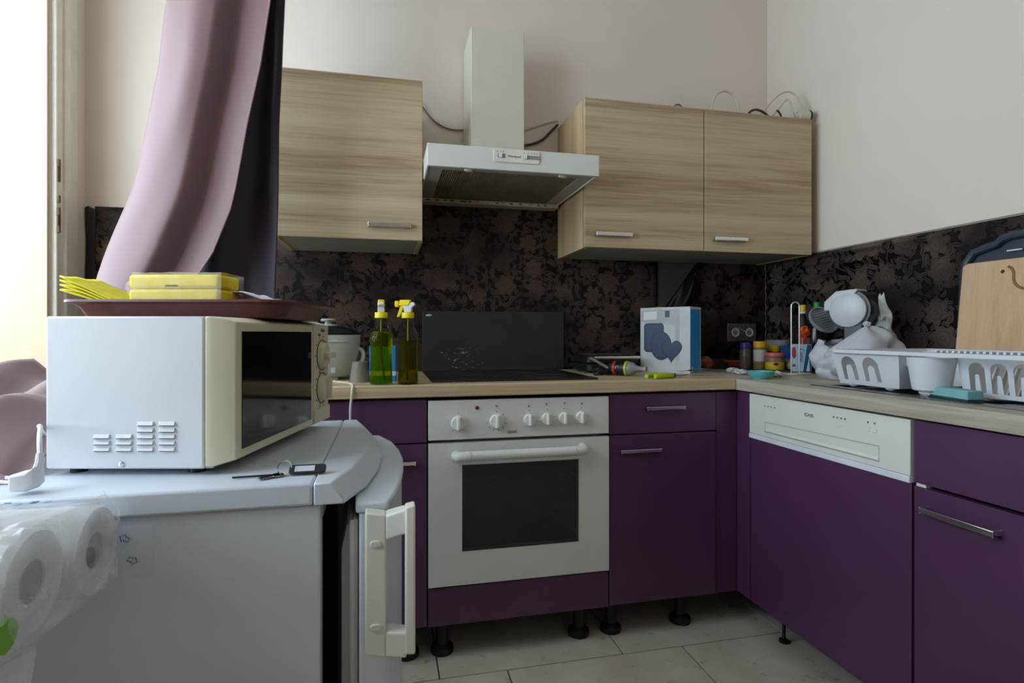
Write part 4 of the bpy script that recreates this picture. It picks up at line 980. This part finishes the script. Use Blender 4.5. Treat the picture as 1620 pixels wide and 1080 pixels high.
# wall sockets
so = thing('wall_socket', 'dusty double wall socket with two round inserts on the dark wall', 'socket', (1.644, 2.334, 1.029))
add('plate', B().prism(rrect(.150, .084, .004, 3), 0, .010, R(PI/2, 'X')), M('dusty_black', '5f5b5b', .6, var=.35, scale=60), so, bevel=.002)
for x in (-.037, .037):
    k = add('insert', B().lathe([(.012, .0102), (.0205, .0102), (.0215, .012), (.019, .0135), (.0165, .0115), (.012, .0108), (.012, .0102)], 26, T((x, 0, 0)) @ R(PI/2, 'X')), M('insert_pale', 'd0cdc4', .6), so)
    add('well', B().lathe([(0, .0102), (.0125, .0102), (.0125, .0112), (0, .0112)], 20, T((x, 0, 0)) @ R(PI/2, 'X')), M('well_pale', '8f8c86', .6), k)
    for q in (-.006, .006): add('pin_hole', B().cyl((x+q, -.0112, 0), (x+q, -.0118, 0), .0018), BLACKP, k)
add('scratch', B().tube([(-.022, -.0112, .022), (0, -.0112, .012), (.014, -.0112, .006)], .0012, 5), W_PL, so)

# ------------------------------------------------------------------ corner clutter
dk = thing('round_tray', 'dark round tray holding the spice jars in the corner', 'tray', (1.575, 2.06, CT))
add('dish', B().lathe([(0, 0), (.15, 0), (.165, .004), (.168, .009), (.164, .009), (.15, .006), (0, .005)], 40), M('tray_dark', '57514d', .4), dk)
TZ = CT+.0062
def jar(name, label, x, y, r, h, body, lid, lidh, lidr=None, z=TZ, band=None, tilt=0.):
    t_ = thing(name, label, 'jar', (x, y, z), group='spice jars on the round tray'); t_.rotation_euler = (0, tilt, 0)
    lidr = lidr or r*1.02
    add('jar', B().lathe([(0, 0), (r*.92, 0), (r, .004), (r, h-lidh-.006), (r*.88, h-lidh), (0, h-lidh)], 24), body, t_)
    add('lid', B().lathe([(0, h-lidh+.0003), (lidr, h-lidh+.0003), (lidr, h-.002), (lidr*.95, h), (0, h)], 24), lid, t_)
    if band: add('label', B().lathe([(r*1.004, band[0]), (r*1.012, band[0]+.001), (r*1.012, band[1]-.001), (r*1.004, band[1])], 24), band[2], t_)
    return t_
SPB = M('spice_brown', '5b4c46', .3, var=.3, scale=90); SPA = M('spice_ochre', '7b6a3a', .3, var=.3, scale=70)
jar('spice_jar', 'slim brown spice jar with a blue lid', 1.490, 2.085, .0225, .113, SPB, M('lid_blue', '2b2f7c', .4), .026)
jar('spice_jar', 'taller spice jar with yellow lid and white label', 1.530, 2.045, .0255, .118, SPA, M('lid_yellow', 'c99f16', .4), .026, band=(.035, .082, M('label_white', 'b9b6b4', .7)))
jar('spice_jar', 'short jar with a tilted yellow lid behind the pink one', 1.610, 2.075, .024, .100, SPA, M('lid_yellow2', 'd2b81c', .4), .026, tilt=.10)
jar('spice_jar', 'wide jar with pink lid and yellow label', 1.555, 1.985, .036, .072, M('paste_brown', '8a6a52', .3, var=.2, scale=50), M('lid_pink', 'c9616b', .4), .014, lidr=.0375, band=(.004, .034, M('label_yellow', 'c2a81a', .5, var=.25, scale=40)))
pj = bpy.data.objects['spice_jar.003']
add('red_print', B().blob((-.016, -.0325, .027), (.015, .003, .006), .2), M('label_red', '9c2420', .5), pj)
gl = thing('garlic_net', 'small heap of garlic bulbs beside the pink-lidded jar', 'garlic', (1.630, 1.985, TZ))
for i, (x, y, z, r) in enumerate(((-.012, -.016, .021, .020), (.016, -.005, .021, .021), (.0, .012, .030, .020), (.006, -.012, .043, .016))):
    bb = add('bulb', B().lathe([(0, -r*.95), (r*.7, -r*.75), (r, -.1*r), (r*.8, r*.5), (r*.25, r*.95), (r*.15, r*1.3), (0, r*1.32)], 14, T((x, y, z)) @ R(.5*i, 'Y')), M('garlic_skin', 'a89888', .7, var=.2, scale=60), gl)
gj = thing('glass_bowl', 'clear glass bowl behind the spice jars', 'bowl', (1.695, 2.15, CT))
add('bowl', B().lathe([(0, 0), (.035, 0), (.045, .02), (.052, .125), (.054, .128), (.050, .128), (.043, .022), (.033, .005), (0, .005)], 32), M('clear_glass', 'b9bcc4', .05, alpha=.35), gj)
add('dark_contents', B().lathe([(0, .006), (.033, .007), (.042, .022), (.046, .06), (.03, .072), (0, .07)], 24), M('contents_dark', '20252c', .5), gj)
bl = thing('tea_packet', 'narrow blue packet standing beside the wire roll holder', 'packet', (1.66, 2.055, TZ-.006), -.5)
add('pack', B().box(-.02, .02, -.012, .012, .0105, .105), M('packet_blue', '27489c', .4), bl, bevel=.003)
add('teal_cap', B().box(-.0202, .0202, -.0122, .0122, .082, .096), M('packet_teal', '24606e', .4), bl, bevel=.002)
rh = thing('roll_holder', 'thin chrome wire kitchen-roll holder with a tall loop', 'holder', (1.540, 1.850, CT), -.55)
lp = [(-.014, 0, .004), (-.014, 0, .255)] + [(-.014*math.cos(a*PI/8), 0, .262+.016*math.sin(a*PI/8)) for a in range(9)] + [(.014, 0, .255), (.014, 0, .004)]
WIRE = M('wire_pale', 'c9c4ba', .3, metal=.6)
add('loop', B().tube(lp, .0026, 8), WIRE, rh)
add('base_ring', B().tube([(.055*math.cos(a*PI/20), .055*math.sin(a*PI/20), .003) for a in range(40)], .0026, 8, closed=True), WIRE, rh)
add('cross_wire', B().tube([(-.055, 0, .003), (.055, 0, .003)], .0024, 8), WIRE, rh)
pc = thing('printed_packet', 'light blue and teal packet with dark vertical lettering', 'packet', (1.592, 1.880, CT), math.radians(-38))
add('pack', B().box(-.036, .036, -.012, .014, .0065, .115), M('packet_light', 'a3bfd0', .4, var=.08, scale=20), pc, bevel=.004)
add('teal_panel', B().prism([(.006, .008), (.034, .008), (.034, .113), (.020, .113)], 0, .0006, T((0, -.0121, 0)) @ R(PI/2, 'X')), M('panel_teal', '145066', .4), pc)
add('white_wedge', B().prism([(.017, .010), (.029, .010), (.027, .065)], 0, .0004, T((0, -.0129, 0)) @ R(PI/2, 'X')), M('wedge_pale', 'b4c8d6', .4), pc)
add('red_figure', B().blob((-.026, -.0124, .082), (.007, .001, .022), .3), M('figure_red', '9b2a30', .5), pc)
add('red_dot', B().blob((-.026, -.0124, .032), (.006, .001, .006), .1), M('figure_red2', 'a31f33', .5), pc)
text('Castel', .021, M('letter_navy', '1d3148', .6), pc, (.0005, -.0125, .072), (PI/2, PI/2, 0), world=False)
def bottle(name, label, x, y, body, capm, h, r, capw=.0135):
    t_ = thing(name, label, 'bottle', (x, y, CT))
    add('bottle', B().lathe([(0, 0), (r*.9, 0), (r, .006), (r, h*.55), (r*.92, h*.64), (r*.5, h*.80), (.011, h*.87), (.011, h*.9), (0, h*.9)], 28), body, t_)
    add('cap', B().lathe([(0, h*.9+.0003), (capw, h*.9+.0003), (capw, h-.002), (capw*.93, h), (0, h)], 20), capm, t_)
    return t_
VIN = M('dark_bottle', '211a1c', .1, spec=.6)
bv = bottle('vinegar_bottle', 'dark bottle with yellow cap behind the packets', 1.700, 2.000, VIN, M('cap_yellow3', 'd8bc1e', .4), .276, .034)
add('white_neck_ring', B().lathe([(0, .2400), (.0142, .2400), (.0142, .2482), (0, .2482)], 20), W_PL, bv)
bg_ = bottle('sauce_bottle', 'dark bottle with green cap next to the coffee machine', 1.702, 1.922, VIN, M('cap_green', '178a34', .35), .284, .036)
add('green_neck', B().lathe([(0, .225), (.0135, .225), (.0135, .2535), (0, .2535)], 20), M('neck_green', '127a30', .2), bg_)
og = thing('chili_packet', 'crumpled orange packet leaning on the dark bottles', 'packet', (1.650, 1.930, CT))
add('packet', B().blob((0, 0, .160), (.022, .014, .026), .45, 3), M('packet_orange', 'c4501e', .4, var=.2, scale=30), og)
add('pink_base', B().loft([[(-.016, -.010, 0), (.016, -.010, 0), (.016, .010, 0), (-.016, .010, 0)], [(-.018, -.011, .14), (.018, -.011, .14), (.018, .011, .14), (-.018, .011, .14)]]), M('packet_pink', 'a85a5e', .5, var=.2, scale=20), og, bevel=.003)
wp = thing('white_pot', 'white rounded pot next to the light blue packet', 'pot', (1.648, 1.785, CT))
add('pot', B().lathe([(0, 0), (.032, 0), (.044, .012), (.053, .05), (.056, .085), (.053, .11), (.050, .11), (.05, .085), (.04, .02), (0, .01)], 32), M('pot_white', 'cfcfcb', .35), wp)
tbw = thing('teal_bowl', 'small turquoise bowl at the inner corner of the worktop', 'bowl', (1.268, 1.690, CT))
add('bowl', B().lathe([(0, 0), (.026, 0), (.028, .003), (.041, .014), (.0455, .027), (.0435, .027), (.038, .016), (.02, .006), (0, .005)], 36), M('turquoise_plastic', '5fb0b0', .35), tbw)
lumps = [(1.335, 1.945, 'left of the turquoise bowl, lowest'), (1.365, 1.985, 'behind the other crumpled bits left of the turquoise bowl'), (1.315, 1.865, 'nearest to the turquoise bowl on its left'), (1.362, 1.805, 'just behind the turquoise bowl on its right'), (1.372, 1.735, 'right of the turquoise bowl, towards the roll holder'), (1.318, 1.745, 'touching the right side of the turquoise bowl')]
for i, (x, y, w) in enumerate(lumps):
    l_ = tag(add('paper_scrap', B().blob((0, 0, .0095), (.023, .017, .0105), .55, 2.6, 3, i), M('scrap_white', 'b9b7b2', .8, var=.12, scale=50)), 'crumpled white scrap '+w, 'scrap', 'crumpled scraps round the turquoise bowl')
    l_.location = (x, y, CT+.001); l_.rotation_euler = (0, 0, i*1.1)

# ------------------------------------------------------------------ coffee machine in its bag
cmx, cmy = 1.575, 1.615
cm = thing('coffee_machine', 'black and white capsule coffee machine half wrapped in a white bag', 'coffee machine', (cmx, cmy, CT))
nd = Vector((-.93, -.37, 0)).normalized(); tdir = Vector((-nd.y, nd.x, 0))*-1     # tdir: towards the machine's spout (+y)
tdir = Vector((-.37, .93, 0)).normalized()
frm = Matrix(((nd.x, tdir.x, 0, 0), (nd.y, tdir.y, 0, 0), (0, 0, 1, 0), (0, 0, 0, 1)))     # local x = face normal, y = spout direction
BLK = M('machine_black', '17161b', .3); SIL = M('machine_white', 'c3c7cb', .35)
hz = .238
axm = frm @ T((-.045, 0, hz)) @ R(PI/2, 'Y')
add('head', B().lathe([(0, 0), (.058, 0), (.069, .008), (.0715, .02), (.0715, .065), (.069, .075), (0, .078)], 40, axm), BLK, cm)
add('side_cover', B().lathe([(0, .0785), (.060, .0785), (.0585, .086), (.045, .092), (0, .095)], 40, axm), SIL, cm)
nose = B().loft([[(-.04, -.03, hz+.071), (.038, -.03, hz+.071), (.038, -.03, hz+.062), (-.04, -.03, hz+.062)], [(-.038, .04, hz+.066), (.037, .04, hz+.066), (.037, .04, hz+.0), (-.038, .04, hz+.0)], [(-.034, .082, hz+.030), (.033, .082, hz+.030), (.033, .082, hz-.002), (-.034, .082, hz-.002)]], m=frm)
ns = add('nose', nose, SIL, cm, bevel=.006, seg=3)
for k in range(5): add('printed_line', B().box(.0375, .0380, .012+k*.008, .014+k*.008, hz+.012, hz+.040-k*.003, frm), M('line_grey', '8d9094', .5), ns)
add('spout', B().loft([[(-.03, .02, hz-.003), (.03, .02, hz-.003), (.03, .076, hz-.003), (-.03, .076, hz-.003)], [(-.022, .02, hz-.034), (.022, .02, hz-.034), (.022, .06, hz-.034), (-.022, .06, hz-.034)]], m=frm), BLK, cm, bevel=.004)
add('column', B().loft([[(-.05, -.055, .0), (.035, -.055, 0), (.035, .03, 0), (-.05, .03, 0)], [(-.048, -.05, .12), (.035, -.05, .12), (.035, .02, .12), (-.048, .02, .12)], [(-.045, -.05, hz-.02), (.032, -.05, hz-.02), (.032, .02, hz-.02), (-.045, .02, hz-.02)]], m=frm), BLK, cm, bevel=.008)
dm = frm @ T((.010, .100, hz-.038)) @ R(.95, 'X') @ R(.35, 'Y')
add('drip_tray', B().lathe([(0, 0), (.048, 0), (.053, .006), (.054, .016), (.050, .016), (.048, .008), (0, .006)], 36, dm), M('drip_grey', '84888c', .4), cm)
for k in range(-4, 5): add('drip_slot', B().box(-.0385+.004*abs(k), .0385-.004*abs(k), k*.0098-.0018, k*.0098+.0018, .0062, .0078, dm), M('drip_dark', '5e6266', .5), cm)
cb_ = thing('carrier_bag', 'crumpled translucent white carrier bag around the coffee machine', 'bag', (cmx-.01, cmy-.01, CT))
BAGM = M('bag_white', 'd3d5dc', .45, alpha=.72, var=.05, scale=20)
def bagf(i, j):
    a = 2*PI*i
    k = [.80, .98, 1.06, 1.05, .98, .84]; q = j*5; n0 = min(4, int(q)); w = k[n0]+(k[n0+1]-k[n0])*(q-n0)
    R_, Lf = math.cos(a), math.sin(a)
    rr = .135*w*(1 + .06*math.sin(a*7+j*4) + .05*math.sin(a*12-j*7))
    # viewer's right side taller than the left
    dx, dy = math.cos(a), math.sin(a)
    side = dx*.975 - dy*.22
    top = .145 + .030*side + .016*math.sin(a*3+.7)
    z = .002 + j*top
    n_ = noise.noise(Vector((dx*3, dy*3, j*5)))*.012
    if side < 0: rr *= 1 + .16*side
    return ((rr+n_)*dx*(1.0 if dx < 0 else .98), (rr+n_)*dy*.98, z + n_*.5*j)
add('film', B().grid(bagf, 96, 26), BAGM, cb_)
def flap(i, j):     # front of the bag pulled up and twisted to a knot
    a = PI*1.02 + i*PI*.62
    p = Vector(bagf((a/(2*PI)) % 1, .98)); kx = Vector((-.030, -.088, .185))
    q = p.lerp(kx, j**1.3); q.z += .008*math.sin(i*16)*(1-j)*j*3
    return tuple(q)
add('front_fold', B().grid(flap, 40, 14), BAGM, cb_)
add('knot', B().blob((-.030, -.088, .188), (.011, .011, .010), .5, 4), BAGM, cb_)
def back(i, j):
    a = -PI*.36 + i*PI*.60
    p = Vector(bagf((a/(2*PI)) % 1, .98)); kx = Vector((.055, -.060, .205))
    q = p.lerp(kx, j**.9*.95); q.z += .03*math.sin(PI*j)+.006*math.sin(i*14)*(1-j)
    return tuple(q)
add('side_fold', B().grid(back, 36, 14), BAGM, cb_)
def ear(i, j):
    w = .020*(1-j)**.7 + .006
    return (.070 + .012*math.sin(j*5) + w*(i-.5)*1.2, -.050 - .01*j - w*(i-.5)*1.2, .175 + .115*j + .006*math.sin(i*5+j*9))
add('handle', B().grid(ear, 8, 18), M('bag_handle', 'c4c6bf', .5), cb_, solid=.0025)

# ------------------------------------------------------------------ dish rack
RW = M('rack_white', 'd4d8de', .35, var=.02); RC = M('peg_cream', 'c9c0ab', .5)
rk = thing('dish_rack', 'white plastic dish rack with arched slots and a cutlery cup on the sink', 'dish rack', (1.45, 1.12, CT+.003), world=True)
def plate(outer, holes, fn, par, name, mat, th):
    bm = bmesh.new()
    for lp in [outer]+holes:
        vs = [bm.verts.new((p[0], p[1], 0)) for p in lp]
        for a, c in zip(vs, vs[1:]+vs[:1]): bm.edges.new((a, c))
    bmesh.ops.triangle_fill(bm, use_beauty=True, edges=bm.edges[:], normal=(0, 0, 1))
    for v in bm.verts: v.co = Vector(fn(v.co.x, v.co.y))
    b = B(); b.bm.free(); b.bm = bm
    return add(name, b, mat, par, solid=th, smooth=False)
def arch(cx, z0, z1, w, tw_, tz):
    r = w/2; o_ = [(cx-r, z0)]
    o_ += [(cx-r*math.cos(k*PI/12), z1-r+r*math.sin(k*PI/12)) for k in range(13)] + [(cx+r, z0)]
    t2 = tw_/2
    o_ += [(cx+t2+.002, z0)] + [(cx+t2*math.cos(k*PI/8), tz-t2+t2*math.sin(k*PI/8)) for k in range(9)] + [(cx-t2-.002, z0)]
    return o_
RZ0, RZ1 = .880, .970
def fx(y, z): return 1.303 - .026*(z-RZ0)/(RZ1-RZ0)
ring_o = rrect(.365, .56, .03, 6, 1.4445, 1.107); ring_i = rrect(.315, .51, .02, 6, 1.4445, 1.107)
plate(ring_o, [ring_i], lambda x, y: (x, y, .974), rk, 'rim', RW, .009)
plate([(1.186, RZ0), (1.379, RZ0), (1.385, RZ1), (1.165, RZ1)], [arch(1.333, .892, .960, .050, .021, .936), arch(1.260, .892, .960, .050, .021, .936)], lambda y, z: (fx(y, z), y, z), rk, 'basket_front', RW, .003)
b = B(); b.loft([[(1.304, 1.379, RZ0), (1.575, 1.379, RZ0), (1.58, 1.385, RZ1), (1.278, 1.385, RZ1)], [(1.304, 1.376, RZ0), (1.575, 1.376, RZ0), (1.58, 1.382, RZ1), (1.278, 1.382, RZ1)]])
add('basket_end', b, RW, rk)
b = B(); b.loft([[(1.304, 1.186, RZ0), (1.36, 1.186, RZ0), (1.36, 1.165, RZ1), (1.278, 1.165, RZ1)], [(1.304, 1.189, RZ0), (1.36, 1.189, RZ0), (1.36, 1.168, RZ1), (1.278, 1.168, RZ1)]])
add('basket_return', b, RW, rk)
add('basket_floor', B().box(1.305, 1.575, 1.19, 1.376, RZ0, RZ0+.003), RW, rk)
add('back_panel', B().box(1.578, 1.582, .86, 1.38, RZ0, RZ1), RW, rk)
add('cutlery_cup', B().lathe([(0, .0), (.038, 0), (.041, .003), (.053, .082), (.0505, .082), (.0385, .005), (0, .004)], 36, T((1.312, 1.108, RZ0+.004)), sy=.95), RW, rk)
add('cup_foot', B().lathe([(0, 0), (.020, 0), (.026, .006), (.027, .0135), (0, .0135)], 24, T((1.312, 1.108, CT+.0032))), RW, rk)
add('shelf_link', B().box(1.305, 1.36, 1.148, 1.170, .940, .968), RW, rk)
for y in (1.225, 1.345): add('foot', B().lathe([(0, 0), (.008, .001), (.014, .006), (.0165, .0125), (0, .0125)], 20, T((1.318, y, CT+.0035))), RW, rk)
MF = lambda y, z: (1.346 - .012*(z-RZ0)/(RZ1-RZ0), y, z)
plate([(.862, .877), (1.052, .877), (1.060, RZ1), (.862, RZ1)], [arch(1.020, .887, .957, .036, .009, .930), arch(.972, .887, .957, .036, .009, .930), arch(.924, .887, .957, .036, .009, .930), arch(.884, .887, .957, .030, .008, .930)], MF, rk, 'rack_front', RW, .003)
add('rack_end', B().loft([[(1.346, 1.052, .877), (1.57, 1.052, .877), (1.57, 1.060, RZ1), (1.334, 1.060, RZ1)], [(1.346, 1.056, .877), (1.57, 1.056, .877), (1.57, 1.064, RZ1), (1.334, 1.064, RZ1)]]), RW, rk)
add('rack_floor', B().box(1.348, 1.578, .865, 1.050, .877, .880), RC, rk)
for k in range(8):
    y = 1.035 - k*.022; add('plate_peg', B().loft([[(1.385, y-.002, .880), (1.40, y-.002, .880), (1.40, y+.002, .880), (1.385, y+.002, .880)], [(1.385, y-.024, .945), (1.395, y-.024, .945), (1.395, y-.020, .945), (1.385, y-.020, .945)]]), RC if k % 2 else RW, rk)
for k in range(16): add('rim_tooth', B().box(1.30, 1.318, 1.085-k*.014, 1.091-k*.014, .978, .984), RW, rk, bevel=.001)
spg = thing('sponge', 'flat turquoise kitchen sponge with dark pad, in front of the dish rack', 'sponge', (1.292, 1.038, CT+.0034), math.atan2(-.128, -.033)+PI)
spg.rotation_euler = (0, 0, math.atan2(.128, .033))
add('foam', B().box(-.062, .062, -.020, .016, .0055, .026), M('foam_turquoise', '79b2b2', .9, var=.06, scale=50, bump=.3, bscale=250), spg, bevel=.002)
add('scouring_pad', B().box(-.061, .061, -.019, .015, 0, .0053), M('pad_dark_teal', '1f3f42', .95, var=.2, scale=90), spg)
tw2 = thing('wire_twist', 'tiny twisted wire scrap at the worktop edge under the cup', 'wire', (1.232, 1.062, CT+.001))
add('wire', B().tube([(.004, .012, .002), (-.004, .006, .006), (0, .0, .010), (.006, -.004, .004), (-.002, -.010, .006), (0, -.016, .003)], .0016, 6, smooth=2), STEEL, tw2)

# ------------------------------------------------------------------ tray and board leaning on the right wall
def lean(xb, xt, zt, zb=CT+.001): return lambda y, z: (xb + (xt-xb)*(z-zb)/(zt-zb), y, z)
lt = thing('leaning_tray', 'dark grey plastic tray leaning against the right wall', 'tray', (1.745, 1.15, CT+.003), world=True)
f1 = lean(1.728, 1.762, 1.30)
oy = [(1.372, .885), (1.375, 1.20), (1.370, 1.245), (1.350, 1.272), (1.315, 1.282), (1.285, 1.288), (1.270, 1.302), (1.245, 1.308), (1.04, 1.308), (1.015, 1.302), (1.0, 1.288), (.965, 1.28), (.935, 1.265), (.93, 1.24), (.93, .885)]
GT = M('tray_slate', '39414d', .4)
b = B().tube([f1(y, z) for y, z in oy], .012, 10, closed=True); add('rim', b, GT, lt)
plate(oy, [], lambda y, z: (f1(y, z)[0]+.010, y, z), lt, 'panel', GT, .004)
add('grip_mark', B().box(1.7555, 1.757, 1.215, 1.255, 1.262, 1.266), W_PL, lt)
cbd = thing('cutting_board', 'pale wooden cutting board leaning in front of the grey tray', 'cutting board', (1.70, 1.2, CT+.003), world=True)
BW = wood('beech_board', 'z', 'bb9470', 'cba884', 'd8ba98', .55, 10)
f2 = lean(1.686, 1.727, 1.235)
hole = [(1.236+.0055*math.cos(k*PI/8), 1.200+.0055*math.sin(k*PI/8)) for k in range(16)]
plate([(1.350, .880), (1.350, 1.226), (1.335, 1.234), (.99, 1.234), (.985, .880)], [hole], f2, cbd, 'board', BW, .018)
arc = [(1.222, 1.214), (1.212, 1.208), (1.206, 1.195), (1.206, 1.18), (1.202, 1.165), (1.19, 1.152), (1.17, 1.146), (1.10, 1.146)]
add('juice_groove', B().tube([(f2(y, z)[0]-.0085, y, z) for y, z in arc], .004, 8, smooth=2), M('groove_brown', '8a6440', .6), cbd)
